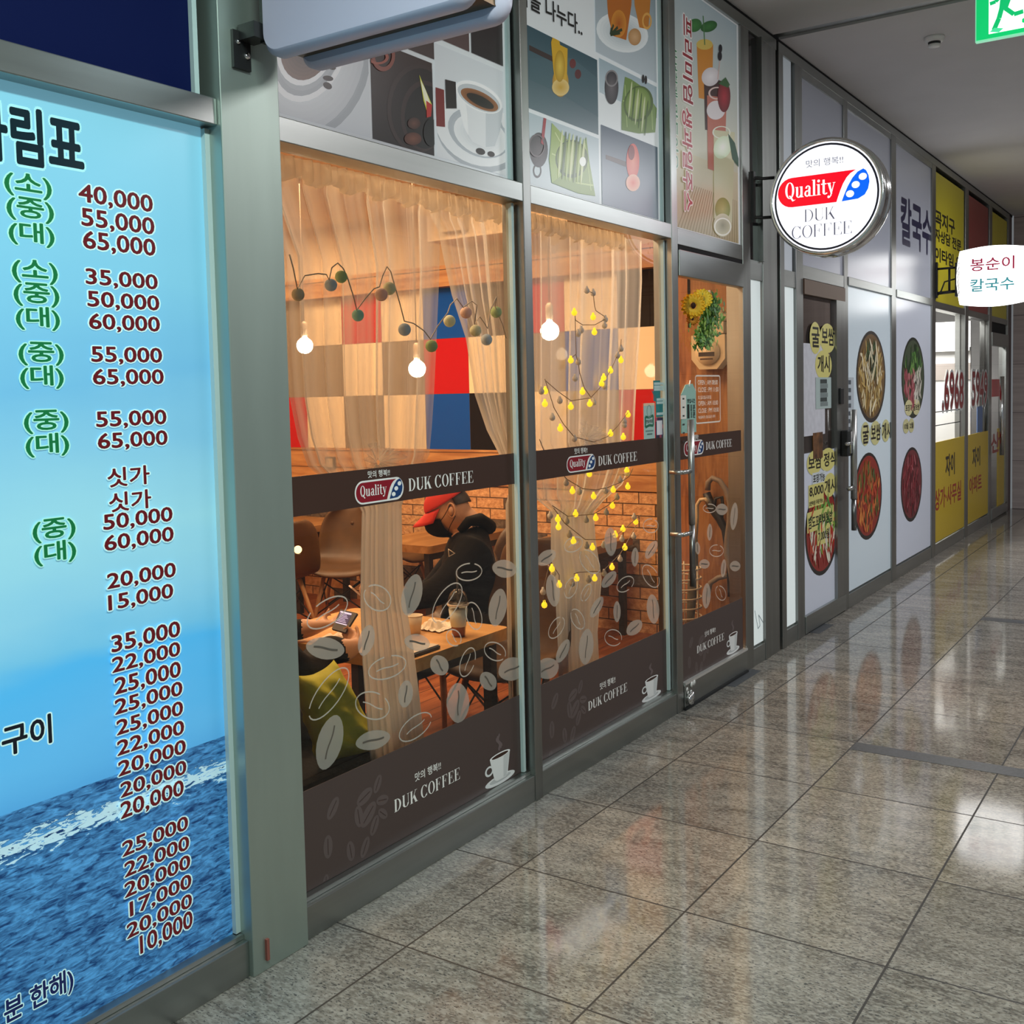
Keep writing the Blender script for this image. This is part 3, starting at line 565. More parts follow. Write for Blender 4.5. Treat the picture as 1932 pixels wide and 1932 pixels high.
d.up().ell((3.7752,2.8372,0.0633,0.0142,0.0023,0.0594), '#b98d2f', '#d9b04b'); d.up().poly([(3.7073,2.9773),(3.7247,3.0107),(3.7617,3.0203),(3.7768,2.9845),(3.8352,2.9844),(3.827,2.8807),(3.8122,2.8244),(3.7371,2.8057),(3.7195,2.8767)], '#d3a520').ell((3.7744,2.816,0.0676,0.0149,0.0013,0.0339), '#e0c27a', '#cfa12a').up().ell((3.7694,2.8989,0.0419,0.0099,0.0024,0.0634), '#b98f16', '#e2c04a'); d.L -= 5
photo(d, (x0, 2.395, xm2-.01, z1_-.008), '#c9d2d6', '#b4c3ca')
d.ell((3.5992,2.5365,0.0674,0.0117,0.0027,0.068), '#1c1214', '#3b2b2c').ell((3.5843,2.4542,0.0313,0.005,0.0011,0.0288), '#2a2022', rin=.7); d.up().line([(3.6237,2.5634),(3.652,2.682)], .02, '#a01c2a'); d.up().ell((3.5842,2.5503,0.059,0.0104,0.0018,0.0452), '#55484a', rin=.85)
d.poly([(3.699,2.6602),(3.8128,2.6184),(3.9274,2.5739),(3.9749,2.6567),(3.9941,2.5676),(4.0434,2.4196),(3.8994,2.4105),(3.6898,2.4228),(3.6732,2.5141),(3.6878,2.579)], '#7d9440').poly([(3.699,2.6602),(3.8128,2.6184),(3.8267,2.5397),(3.7735,2.4671),(3.6898,2.4228),(3.6732,2.5141),(3.6878,2.579)], '#95ab52').line([(3.722,2.627),(3.778,2.5845),(3.7911,2.4912)], .006, '#c2cf8a').line([(3.6943,2.5384),(3.7843,2.5326)], .006, '#c2cf8a').line([(3.9604,2.6278),(3.9842,2.5439),(4.0074,2.4368)], .006, '#b5c479').line([(3.8791,2.451),(4.0266,2.4618)], .006, '#b5c479').ell((3.8525,2.544,0.1326,0.0221,0.0029,0.0779), '#4d5f28', '#66792f').ell((3.844,2.5469,0.1141,0.0191,0.0025,0.067), '#6d8236', '#a2b060').up()
for k in range(7): d.ell(((3.8483,2.5476)[0]-.09+.03*k, (3.8483,2.5476)[1], .010, .0, .02, .10), ['#c9cf9a', '#465c22', '#a9b86c'][k % 3])
d.ell((3.9397,2.5476,0.0269,0.0044,0.0007,0.0198), '#f0f0ea'); d.L -= 6
photo(d, (xm2+.005, z3_-.14+.02, x1, (4.3962,3.0121)[1]), '#b9c8d0', '#9fb2bc')
d.clip = (xm2+.005, 2.71, x1, 3.05); d.ell((4.2076,2.9117,0.0642,0.0142,0.0026,0.0734), '#37343a', '#6a6468').ell((4.209,2.9507,0.0592,0.0135,0.0013,0.0367), '#8a8688', rin=.8); d.up().poly([(4.2995,2.8626),(4.334,2.9861),(4.3954,2.9884),(4.511,2.9787),(4.6519,2.9117),(4.6313,2.797),(4.4663,2.7614),(4.2954,2.7458)], '#6f8a42').line([(4.3328,2.951),(4.3467,2.7672)], .006, '#a9bd78').line([(4.31,2.8764),(4.4175,2.8754)], .006, '#a9bd78').line([(4.5965,2.9246),(4.6036,2.8041)], .006, '#a9bd78').ell((4.4655,2.8949,0.145,0.0188,0.0344,0.0873), '#4c6328', '#5f7832').ell((4.4602,2.8962,0.1229,0.016,0.0303,0.077), '#6f8a3c', '#a4b76a').up()
for k in range(6): d.ell(((4.4602,2.8962)[0]-.08+.032*k, (4.4602,2.8962)[1]-.01*k, .009, 0, .02, .085), ['#c4cca0', '#4a6428'][k % 2])
d.ell((4.5123,3.0174,0.0136,0.0031,0.0006,0.0193), '#1a1214').ell((4.5393,3.0187,0.0137,0.0031,0.0006,0.0194), '#1a1214'); d.L -= 5
photo(d, (xm2+.012, 2.395, x1, (4.3866,2.7324)[1]), '#8b93a0', '#47586a')
d.poly([(4.1441,2.6108),(4.3312,2.6122),(4.3304,2.5886),(4.1434,2.5925)], '#4a3430'); d.up().ell((4.3985,2.6233,0.0635,0.0105,0.0028,0.081), '#d25548', '#e58a74'); d.up().ell((4.3952,2.5278,0.0689,0.0103,0.0013,0.0382), '#e8b19a', '#e0705c').ell((4.3842,2.6611,0.0314,0.0054,0.0011,0.0333), '#7d1f22'); d.L -= 4
photo(d, (xm+.01, (4.3969,3.031)[1], x1, 3.45), '#b7c2c9', '#8fa0a8')
d.ell((4.3255,3.1762,0.2398,0.0271,0.0597,0.0954), '#e4eaec', '#a9b7bd'); d.up().poly([(4.1631,3.4066),(4.1846,3.2114),(4.2253,3.1364),(4.3498,3.1502),(4.4067,3.319),(4.4228,3.487)], '#b8671d').poly([(4.4228,3.487),(4.4381,3.3279),(4.4825,3.241),(4.5744,3.2559),(4.601,3.398),(4.6058,3.5437)], '#c27a2a').up().ell((4.2816,3.2037,0.0707,0.019,0.0021,0.06), '#d28a2e', '#b05a12').ell((4.5592,3.2902,0.0497,0.0135,0.0013,0.0387), '#e0a955', rin=.7).ell((4.4333,3.1857,0.0638,0.0165,0.0013,0.038), '#b98a58', '#d2aa7c')
for k in range(6): d.line([(4.2011,3.1346),(4.301,3.1928)][:1]+[((4.2108,3.1372)[0]+.02*k, (4.2507,3.1658)[1]+.02*(k % 2))], .012, '#2c3b20')
d.L -= 4; d.clip = None
d.up().text('달콤함을 나누다..', (3.30, (3.7554,3.0686)[1]-.005, (3.9561,3.1055)[0], (3.7578,3.1317)[1]+.01), '#141414', .02)
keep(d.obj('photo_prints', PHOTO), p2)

# ---- fresh juice poster above the door
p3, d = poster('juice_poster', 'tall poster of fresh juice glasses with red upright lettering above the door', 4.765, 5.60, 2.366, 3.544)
d.grad(4.775, 2.372, 5.575, 2.75, '#b09f7c', '#c9c3a8'); d.grad(4.775, 2.75, 5.575, 3.535, '#c9c8b4', '#a9bac2'); d.up(); d.clip = (4.775, 2.372, 5.575, 3.535)
for k in range(24): d.line([(4.80+.034*k, 2.372), (4.98+.026*k, 2.60)], .006, '#8d7b58')
d.up()
d.poly([(5.046,3.3061),(5.2524,3.3531),(5.2307,3.0647),(5.0641,3.0426)], '#c9832a').ell((5.1442,3.3258,0.1013,0.0256,0.0008,0.0265), '#d2b65a').up()
d.ell((5.0229,3.3878,0.0379,-0.0168,0.0791,0.0394), '#2e6a30', '#3f8040').ell((5.2005,3.43,0.0225,-0.0189,0.1036,0.0423), '#2a5f2e', '#3b7a3c').line([(5.1284,3.463),(5.1441,3.3231)], .012, '#4a7a48')
d.poly([(5.1267,3.1744),(5.3875,3.1936),(5.359,2.9278),(5.1386,2.8998)], '#3a1f1c').ell((5.2136,3.1811,0.0951,0.0001,0.063,0.0563), '#cfc9cc', '#e6e2e4').up()
d.poly([(5.1636,3.0771),(5.4213,3.1187),(5.3816,2.7117),(5.1666,2.7104)], '#b56a58').ell((5.294,3.1159,0.1135,0.0246,0.0009,0.0326), '#d9c0b8', rin=.8).ell((5.2776,3.0261,0.1033,-0.0023,0.0643,0.0556), '#d8d2d4').up()
d.ell((5.3855,3.1193,0.0871,0.0187,0.0022,0.0826), '#6a1019', '#a82634').poly([(5.3093,3.1679),(5.4097,3.2233),(5.4669,3.1976),(5.4372,3.1745)], '#2f5a2c').ell((5.3424,3.3543,0.0248,0.0062,0.0006,0.0218), '#14121a').ell((5.3343,3.3144,0.0283,0.0069,0.0007,0.0245), '#14121a').line([(5.3336,3.2899),(5.3029,3.1881)], .008, '#c9a8a0').up()
d.poly([(5.2403,2.919),(5.5269,2.9592),(5.4771,2.4739),(5.2345,2.4668)], '#c4c2a0').ell((5.3447,2.9251,0.1228,0.023,0.0009,0.033), '#dde2d2', rin=.85).ell((5.3569,2.8506,0.1085,0.0038,0.0556,0.0669), '#cfe0c0', '#eef2e6').up().poly([(5.4308,2.9357),(5.5254,2.9028),(5.6126,2.7703),(5.486,2.8118)], '#1f4a34')
d.ell((5.3481,2.5276,0.1014,0.0131,0.0017,0.0609), '#7f8a3a', '#a9a860').ell((5.3458,2.4445,0.1235,0.0144,0.0017,0.0609), '#c8c2a4', '#8d8668').ell((5.3456,2.4362,0.1161,0.0134,0.0013,0.0471), '#e8e6da', rin=.85)
d.clip = None; d.up(2)
d.text('프리미엄', ((4.8687,3.2157)[0], (4.9108,2.9921)[1], (4.9807,3.2434)[0], (4.9356,3.4025)[1]), '#8e1f2c', .02, .06, '#e8e2e0', rot=1)
d.text('생과일주스', ((4.8531,2.7062)[0], (4.8948,2.4615)[1], (4.9652,2.7249)[0], (4.9222,2.9587)[1]), '#a83440', .02, .06, '#e8dcd8', rot=1)
d.text('신선하게', (4.735, (4.8315,2.988)[1], 4.80, (4.8386,3.2209)[1]), '#3f7d58', .02, .05, '#dfe6de', rot=1); d.text('만들어요', (4.735, (4.8209,2.6451)[1], 4.80, (4.8303,2.95)[1]), '#4a8560', .02, .05, '#dfe6de', rot=1)
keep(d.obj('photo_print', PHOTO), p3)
p3.location.y -= .035

# ================================================================== SHOP WINDOWS AND THE DOOR
def glass(parent, x0, x1, z0, z1, y=.05, m_=None):
    b = MB(); b.add([(x0, y, z0), (x1, y, z0), (x1, y, z1), (x0, y, z1)], [(0, 1, 2, 3)]); o = b.obj('glass_pane', m_ or GLASS, parent)
    if o.data.polygons[0].normal.y > 0: o.data.flip_normals()
    return o
def beans(parent, solid, outl, y=.049, clip=None):
    b = MB(); f = MB(); rnd = random.Random(3)
    for cu, cv, au, av, bu, bv in solid:
        def q(s, t): return (cu+s*au+t*bu, y, cv+s*av+t*bv)
        n = 22; ring = []
        for i in range(n):
            t = 2*math.pi*i/n; c_ = math.cos(t); ring.append(q(c_, math.sin(t)*(1-.12*c_*c_)))
        if clip: ring = [(p[0], y, p[1]) for p in clip_poly([(r_[0], r_[2]) for r_ in ring], clip)]
        # bean left open along its crease
        f.add(ring, [tuple(range(len(ring)))])
        cr = [q(-.62+1.24*k/8, .05*math.sin(k/8*2*math.pi)) for k in range(9)]
        for p0, p1 in zip(cr, cr[1:]): strip(b, p0, p1, .006, y-.0008)
    o1 = f.obj('frosted_bean_film', FROST, parent); o2 = b.obj('bean_crease', mat('bean_crease_ink', (.10, .085, .07), .6) if 'bean_crease_ink' not in bpy.data.materials else bpy.data.materials['bean_crease_ink'], parent)
    g = MB()
    for cu, cv, au, av, bu, bv in outl:
        def q(s, t): return (cu+s*au+t*bu, y, cv+s*av+t*bv)
        a0 = rnd.uniform(0, 6); pts = [q(math.cos(a0+5.9*i/26), math.sin(a0+5.9*i/26)) for i in range(27)]
        for p0, p1 in zip(pts, pts[1:]): strip(g, p0, p1, .0045, y)
        cr = [q(-.6+1.2*k/6, .06*math.sin(k/6*2*math.pi)) for k in range(7)]
        for p0, p1 in zip(cr, cr[1:]): strip(g, p0, p1, .004, y)
    if outl: g.obj('outlined_bean_film', LINEF, parent)
def strip(b, p0, p1, w, y):
    l = math.hypot(p1[0]-p0[0], p1[2]-p0[2]) or 1; nx, nz = -(p1[2]-p0[2])/l*w/2, (p1[0]-p0[0])/l*w/2
    b.add([(p0[0]+nx, y, p0[2]+nz), (p1[0]+nx, y, p1[2]+nz), (p1[0]-nx, y, p1[2]-nz), (p0[0]-nx, y, p0[2]-nz)], [(0, 1, 2, 3)])
def cup(d, u, v, w, h):   # printed white cup with saucer and steam
    X_ = lambda a: u+a*w; Y_ = lambda a: v+a*h
    d.circ(X_(.5), Y_(.13), .5*w, .13*h, '#e8eaea', '#f8f9f9'); d.up().circ(X_(.5), Y_(.15), .36*w, .075*h, '#c3c7c8')
    d.circ(X_(.14), Y_(.50), .14*w, .14*h, '#e2e5e5', rin=.62); d.up()
    d.poly([(X_(.16), Y_(.80)), (X_(.30), Y_(.18)), (X_(.38), Y_(.13)), (X_(.66), Y_(.13)), (X_(.74), Y_(.18)), (X_(.84), Y_(.80))], '#e9ebeb'); d.up()
    d.poly([(X_(.62), Y_(.80)), (X_(.60), Y_(.14)), (X_(.70), Y_(.16)), (X_(.84), Y_(.80))], '#cfd3d4'); d.circ(X_(.5), Y_(.80), .34*w, .075*h, '#fafafa'); d.up().circ(X_(.5), Y_(.795), .28*w, .05*h, '#3a2219'); d.L -= 4
    for k in range(9): d.ell((X_(.48+.05*math.sin(k*.8)), Y_(.98+.045*k), .03*w, .02*h, -.07*w*math.sin(k*.35+.3), .05*h), '#6a5c5c')
def motif(d, u, v, s, big=True):   # tone on tone coffee beans and blossom on the kick film
    c = '#5c4f4e'
    for a, b_, r_, t in ((-.36, .42, .12, 50), (-.45, .05, .12, 90), (-.12, -.12, .11, 100), (.12, .38, .13, 20), (.17, .17, .15, 40), (.33, .45, .10, 60), (.02, .2, .12, 100), (.40, .25, .10, -10), (.26, .02, .11, 60), (.10, -.16, .11, 60), (.40, .1, .09, -40), (-.5, -.3, .08, 80), (-.1, -.4, .09, 20)):
        ca, sa = math.cos(R(t)), math.sin(R(t)); cu, cv = u+a*s, v+b_*s
        if cv-r_*s < .12 or cu-r_*s < u-.62*s: d.clip = (u-.6*s, .120, u+s, v+s)
        d.ell((cu, cv, ca*r_*s, sa*r_*s, -sa*r_*.55*s, ca*r_*.55*s), c); d.up().line([(cu-ca*r_*.7*s, cv-sa*r_*.7*s), (cu+ca*r_*.7*s, cv+sa*r_*.7*s)], .012*s, '#41312f'); d.L -= 1; d.clip = None
def shop_film(parent, x0, x1, bz, hang, lg, nm, small, nm2, cupb, mot):
    b = box('brown_band', BROWN, x0, .0475, bz[0], x1, .05, bz[1], parent); f = box('kick_film', BROWN2, x0, .0475, .117, x1, .05, .422, parent)
    d = Dec(FACE(.0475))
    d.text('맛의 행복!!', hang, '#f0eeea', .012); d.serif('DUK COFFEE', nm, '#f4f2ee', .95)
    o = d.obj('band_lettering', PRINT, b)
    d = Dec(FACE(.0472)); logo(d, lg, '#8e0c22', '#0c3c74'); d.obj('pill_logo', PRINT, b)
    d = Dec(FACE(.0475)); d.text('맛의 행복!!', small, '#f0eeea', .012); d.serif('DUK COFFEE', nm2, '#f4f2ee', .95); d.obj('kick_lettering', PRINT, f)
    d = Dec(FACE(.0475)); cup(d, *cupb); d.obj('printed_cup', PRINT, f)
    d = Dec(FACE(.0475), .0002); motif(d, *mot); d.obj('printed_blossom', PRINT, f)
def LB(l, rt_, top, zl): return (l, zl, rt_, top)
w1 = empty('window_1', kind=S); glass(w1, 2.152, 3.405, .116, 2.305)
shop_film(w1, 2.153, 3.373, (1.241, 1.358), ((2.5384,1.3289)[0], (2.5384,1.3289)[1], (2.6446,1.3413)[0], (2.5394,1.3507)[1]), ((2.4796,1.2904)[0], (2.5884,1.2533)[1], (2.7064,1.2841)[0], (2.5913,1.3162)[1]),
          (2.7387,1.2689,3.1019,1.3112), (2.7283,0.2857,2.8703,0.3145), (2.6175,0.218,2.9758,0.2602), ((3.1318,0.1559)[0], (3.2272,0.1171)[1], (3.3293,0.1445)[0]-(3.1318,0.1559)[0], (3.2259,0.256)[1]-(3.2272,0.1171)[1]), (2.44, .205, .30))
SB1 = [(2.7399,0.9214,0.0301,0.0648,-0.0502,0.0167), (3.2925,0.9259,0.0812,-0.0204,0.0119,0.0321), (3.2409,0.7876,0.0247,0.0669,-0.0572,0.0162), (2.3232,0.829,0.0821,-0.0259,0.0082,0.0321), (2.5071,0.8153,0.0217,0.0451,-0.0354,0.0139), (2.7606,0.7554,0.0672,-0.0217,0.0091,0.0267), (2.8785,0.6506,0.0285,-0.039,0.0449,0.0058), (3.1677,0.5251,0.0358,-0.0399,0.0426,0.0071), (3.3269,0.5342,0.0875,0.0028,-0.0317,0.048), (2.9793,0.4919,0.0031,0.072,-0.0676,0.0174), (2.6919,0.5965,0.0107,0.0436,-0.0375,0.0124), (2.3278,0.5383,0.0355,0.0746,-0.0517,0.0251), (2.5249,0.4882,0.0828,-0.0087,-0.0104,0.033)]
OB1 = [(3.066,0.9485,0.078,-0.0054,-0.0059,0.0313), (2.5663,0.9408,0.0522,-0.0393,0.0378,0.0227), (2.3375,0.9367,0.0838,0.0254,-0.0272,0.0341), (2.9332,0.8602,0.0715,0.0551,-0.05,0.0285), (3.0883,0.7842,0.0199,-0.0528,0.0447,-0.0013), (2.9645,0.7298,0.0237,-0.0313,0.0355,0.0051), (3.2167,0.6259,0.0626,-0.0349,0.0289,0.0217), (3.0424,0.6249,0.03,0.0451,-0.0389,0.0164), (2.6051,0.7058,0.0913,0.0011,-0.0163,0.0365), (2.5275,0.5997,0.0764,-0.0391,0.0235,0.0346), (2.7394,0.472,0.0804,0.0206,-0.031,0.0335), (2.3326,0.6881,0.0797,0.0581,-0.0397,0.0304)]
beans(w1, SB1, OB1, .047, (2.153, .42, 3.372, 1.2))
w2 = empty('window_2', kind=S); glass(w2, 3.46, 4.70, .116, 2.305)
shop_film(w2, 3.461, 4.674, (1.241, 1.358), ((3.8282,1.329)[0], (3.8281,1.3268)[1], (3.9351,1.3362)[0], (3.8291,1.3511)[1]), ((3.7665,1.2911)[0], (3.8783,1.2567)[1], (3.9973,1.2823)[0], (3.8805,1.3147)[1]),
          (4.0293,1.2641,4.389,1.3054), (4.0079,0.2833,4.1484,0.3136), (3.903,0.2191,4.2563,0.2581), ((4.4055,0.1521)[0], (4.5041,0.1143)[1], (4.6081,0.1399)[0]-(4.4055,0.1521)[0], (4.5083,0.2415)[1]-(4.5041,0.1143)[1]), (3.74, .205, .30))
SB2 = [(3.5912,0.926,0.0672,0.0154,-0.0287,0.0267), (4.1272,0.9209,-0.0023,0.064,-0.0578,0.0065), (4.358,0.8197,0.0048,0.0436,-0.0367,0.0058), (4.5276,0.8312,0.0549,0.0346,-0.0429,0.0171), (4.1066,0.7561,0.061,0.0251,-0.0363,0.0209), (3.6343,0.7857,-0.0127,0.0686,-0.0521,0.0053), (3.993,0.6535,0.0502,0.0364,-0.0364,0.0163), (4.1752,0.599,0.0017,0.0477,-0.0346,0.0064), (4.5352,0.5452,-0.0114,0.0731,-0.0666,0.0095), (4.3417,0.494,0.069,0.0183,-0.0437,0.0295), (3.7032,0.5228,0.0447,0.0388,-0.0374,0.0174), (3.8951,0.4997,0.0162,0.0744,-0.062,0.0159), (3.5817,0.4777,0.0783,0.0062,-0.0383,0.046)]
OB2 = [(3.8053,0.9514,0.0691,0.0112,-0.0271,0.0285), (3.9402,0.8582,0.0644,-0.0568,0.0573,0.0116), (3.7769,0.7729,0.0311,0.0369,-0.0437,0.0156), (3.9037,0.7313,0.0339,0.0296,-0.0322,0.0131), (3.8283,0.6314,0.0358,-0.048,0.0445,0.0021), (3.6571,0.6291,0.0472,0.0327,-0.0419,0.0213), (4.1364,0.489,0.0744,-0.0285,0.0265,0.0284), (4.2602,0.7098,0.0724,0.0167,-0.0384,0.0284), (4.5179,0.7059,0.0632,-0.061,0.064,0.0066), (4.5258,0.9453,0.0791,-0.0092,0.0011,0.0327)]
beans(w2, SB2, OB2, .047, (3.461, .42, 4.674, 1.2))
BEFORE = set(COL.objects)
# glass door with steel rails
d1 = empty('door_1', kind=S); DX0, DX1 = 4.772, 5.598
box('top_rail', STEEL2, DX0, .03, 2.135, DX1, .075, 2.262, d1, .004); box('bottom_rail', STEEL2, DX0, .03, .012, DX1, .075, .125, d1, .004)
box('rail_lip', mat('bright_lip', (.75, .74, .72), .3, .6), DX0, .027, .125, DX1, .075, .137, d1); box('closer_gap', DARK, DX0, .04, 2.263, DX1, .09, 2.284, d1)
glass(d1, DX0, DX1, .137, 2.135)
shop_film(d1, DX0, DX1-.02, (1.241, 1.355), ((4.911,1.3335)[0], (4.9109,1.3309)[1], (5.0078,1.3395)[0], (4.9117,1.3574)[1]), ((4.8345,1.2928)[0], (4.9471,1.2598)[1], (5.0656,1.2852)[0], (4.949,1.3237)[1]),
          (5.0987,1.2725,5.4382,1.3133), (5.0575,0.3065,5.1948,0.334), (4.956,0.2426,5.3062,0.2806), ((5.3422,0.167)[0], (5.4384,0.1403)[1], (5.5231,0.1635)[0]-(5.3422,0.167)[0], (5.4494,0.2731)[1]-(5.4384,0.1403)[1]), (4.98, .205, .26))
beans(d1, [(5.2979,0.9449,0.0796,-0.0082,0.0008,0.0311), (5.1339,0.8429,0.0051,0.0437,-0.0339,0.0046), (4.9783,0.7805,-0.0059,0.0332,-0.0323,0.0032), (5.0617,0.6869,0.0675,-0.0099,0.0007,0.0247), (5.4655,0.8898,0.019,0.0733,-0.052,0.0074), (5.3109,0.6275,0.012,0.0467,-0.0357,0.0066), (5.4735,0.6148,0.0763,-0.0113,0.0008,0.0291), (5.0838,0.5177,0.0104,0.0647,-0.0534,0.0103)], [(5.2211,0.7339,0.0924,-0.0126,0.0009,0.0308), (5.2714,0.4997,0.0333,-0.0433,0.0611,-0.0015), (5.1374,0.9671,0.0828,-0.0085,0.0006,0.0221)], .047, (DX0, .42, DX1-.02, 1.2))
hd = empty('pull_handle', kind=None); hd.parent = d1; hx = (4.7663,1.0573)[0]
MB().tube([(hx, -.02, .93), (hx, -.02, 1.44)], .0165, 14).obj('grip_tube', SATIN, hd); MB().tube([(hx, -.02, .625), (hx, -.02, .93)], .0145, 14).obj('lower_tube', mat('dark_chrome', (.22, .22, .22), .3, 1), hd)
for z in (1.19, .89): MB().tube([(hx-.10, .046, z), (hx-.10, -.02, z)], .011, 10).tube([(hx-.10, -.02, z), (hx, -.02, z)], .011, 10).obj('standoff', SATIN, hd)
lk = MB().lathe([(.022, 0), (.022, .02), (.014, .03), (.0, .032)], (0, 0, 0), 14, 'y')
lk = MB(); lk.tube([(4.80, .028, .052), (4.80, .004, .052)], .026, 14).tube([(4.80, .01, .05), (4.815, .01, .085)], .011, 8); lk.obj('floor_lock', CHROME, d1)
st_ = MB()
for u, v, r_ in ((4.79, .100, .012), (4.80, .080, .010), (4.845, .112, .016), (4.875, .114, .015), (4.835, .075, .013)): st_.tube([(u, .0285, v), (u, .0265, v)], r_, 10)
st_.obj('round_sticker', mat('silver_sticker', (.75, .75, .72), .3), d1)
# opening hours lettering on the door glass
hr = empty('opening_hours_decal', (5.2, .048, 1.6), 'white outlined opening hours lettering on the glass door above the brown band', 'sticker'); bpy.context.view_layer.update()
d = Dec(FACE(.048)); q = '#efe6da'
hu0, hu1, hv0, hv1 = (4.9797,1.4906)[0], (5.2919,1.511)[0], (4.9774,1.4132)[1], (4.9845,1.6531)[1]
for a, b_ in (((hu0+.015, hv0), (hu1-.015, hv0)), ((hu0+.015, hv1), (hu1-.015, hv1)), ((hu0, hv0+.015), (hu0, hv1-.015)), ((hu1, hv0+.015), (hu1, hv1-.015))): d.line([a, b_], .007, q)
for cx, cy, a in ((hu1-.015, hv1-.015, 0), (hu0+.015, hv1-.015, 90), (hu0+.015, hv0+.015, 180), (hu1-.015, hv0+.015, 270)): d.circ(cx, cy, .0185, col=q, n=6, a0=a, a1=a+90, rin=.65)
hh = (hv1-hv0); hw = hu1-hu0
for t, f0, f1, e in (('OPEN : AM 08:00', .81, .91, .90), ('CLOSE : PM 11:00', .655, .755, .93), ('토,일요일/공휴일', .50, .58, .62), ('OPEN : AM 10:00', .37, .465, .90), ('CLOSE : PM 10:00', .215, .31, .93), ('매(둘째주) 일요일은 휴무', .08, .155, .78)):
    d.text(t, (hu0+.09*hw, hv0+f0*hh, hu0+e*hw, hv0+f1*hh), q, .008)
keep(d.obj('hours_lettering', PRINT), hr)
def shift(dy):
    for o in COL.objects:
        if o not in BEFORE and o.parent is None: o.location.y += dy
shift(-.035)
# stickers
def sticker(name, label, x0, z0, x1, z1, col, y=.0462, cat='sticker'):
    o = Dec(FACE(y)); o.rect(x0, z0, x1, z1, col); o.up(); e = empty(name, ((x0+x1)/2, y, z0), label, cat); bpy.context.view_layer.update(); return e, o
e, d = sticker('teal_sticker', 'torn teal notice sticker at the right edge of the second window', (4.5947,1.5003)[0], (4.5933,1.4575)[1], 4.672, (4.6476,1.5448)[1], '#1f7d80')
d.rect((4.5689,1.5762)[0], (4.5676,1.5336)[1], (4.6428,1.5753)[0], (4.599,1.6311)[1], '#1f7d80').poly([(4.5635,1.5812),(4.547,1.5889),(4.5901,1.5332),(4.5962,1.5456),(4.5689,1.5762)], '#5d6a70'); d.up()
for x, y_, w_ in ((1232,724,5),(1232,730,7),(1232,735,4),(1236,753,6),(1236,760,10)): pass
for a in ((4.5759,1.6162), (4.5754,1.6011), (4.575,1.5886), (4.6017,1.5405), (4.6012,1.5254), (4.5995,1.4725)): d.rect(a[0], a[1]-.006, a[0]+.10, a[1]+.006, '#bcd6d4')
keep(d.obj('printed_face', PRINT), e)
e, d = sticker('mint_sticker', 'pale mint certificate sticker beside the teal one, above the brown band', (4.4654,1.4541)[0], (4.4622,1.3579)[1], (4.5817,1.4503)[0], (4.4678,1.5256)[1], '#a9c9c2', .0468)
fu = lambda k: (4.4654,1.4541)[0]+k*((4.5817,1.4503)[0]-(4.4654,1.4541)[0]); fv = lambda k: (4.4622,1.3579)[1]+k*((4.4678,1.5256)[1]-(4.4622,1.3579)[1])
d.rect(fu(0), fv(.93), fu(1), fv(1), '#e8c8a8').line([(fu(.15), fv(.33)), (fu(.15), fv(.62)), (fu(.5), fv(.60)), (fu(.85), fv(.65)), (fu(.85), fv(.36)), (fu(.5), fv(.38)), (fu(.15), fv(.33))], .012, '#1f6a50').text('안심식당', (fu(.22), fv(.44), fu(.78), fv(.54)), '#1c2422', .03)
d.rect(fu(.15), fv(.20), fu(.85), fv(.24), '#6f8f8a').rect(fu(.28), fv(.11), fu(.75), fv(.15), '#54706c').circ((fu(.5)), fv(.77), .024, .030, '#7f9f98', rin=.85)
keep(d.obj('printed_face', PRINT), e)
e, d = sticker('checkered_sticker', 'dark checkered sticker with white centre under the teal sticker', (4.5866,1.425)[0], (4.5843,1.357)[1], 4.672, (4.5932,1.455)[1], '#2a2340', .0465)
cu0, cu1, cv0, cv1 = (4.5866,1.425)[0], 4.672, (4.5843,1.357)[1], (4.5932,1.455)[1]
for i, (a, b_) in enumerate(((0, .8), (.4, .8), (.75, .45), (.0, .2), (.5, 0), (.75, .1))): d.rect(cu0+a*(cu1-cu0), cv0+b_*(cv1-cv0), cu0+(a+.25)*(cu1-cu0), cv0+(b_+.2)*(cv1-cv0), ['#a04860', '#3b2a5a'][i % 2])
d.up().rect(cu0+.15*(cu1-cu0), cv0+.15*(cv1-cv0), cu0+.85*(cu1-cu0), cv0+.85*(cv1-cv0), '#e4e4ea'); keep(d.obj('printed_face', PRINT), e)
BEFORE = set(COL.objects)
# mint hanging tag
tg = empty('hanging_hours_tag', (4.87, .044, 1.4), 'mint green hanging tag sign behind the door handle', 'sign'); bpy.context.view_layer.update()
A = [(4.7938,1.3705),(4.7997,1.5624),(4.8503,1.6087),(4.9321,1.6134),(4.9693,1.576),(4.9697,1.3708)]
MB().prism([(u, .046, v) for u, v in A], (0, -.004, 0)).obj('tag_plate', mat('mint_plastic', (.30, .52, .45), .45), tg)
keep(bpy.data.objects['tag_plate'], tg)
d = Dec(FACE(.0418)); tu0, tu1 = A[0][0], A[5][0]; q = '#14211e'
d.text('영업시간', (tu0+.07, (4.829,1.5177)[1], tu1-.012, (4.8297,1.5385)[1]), q, .03)
for t, a in (('08:00', (4.8407,1.494)[1]), ('11:00', (4.8396,1.46)[1])): d.rect(tu0+.068, a-.018, tu0+.095, a+.018, q).text(t, (tu0+.108, a-.016, tu1-.05, a+.016), q, .02).text('분', (tu1-.04, a-.016, tu1-.012, a+.016), q, .02)
d.up().rect(tu0-.01, (4.796,1.4406)[1], tu0+.055, (4.7996,1.5572)[1], '#e6e3da'); d.up()
for k in range(6): d.rect(tu0+.012, (4.7989,1.5365)[1]-.042*k, tu0+.034, (4.7992,1.5442)[1]-.042*k, '#3a3a3a')
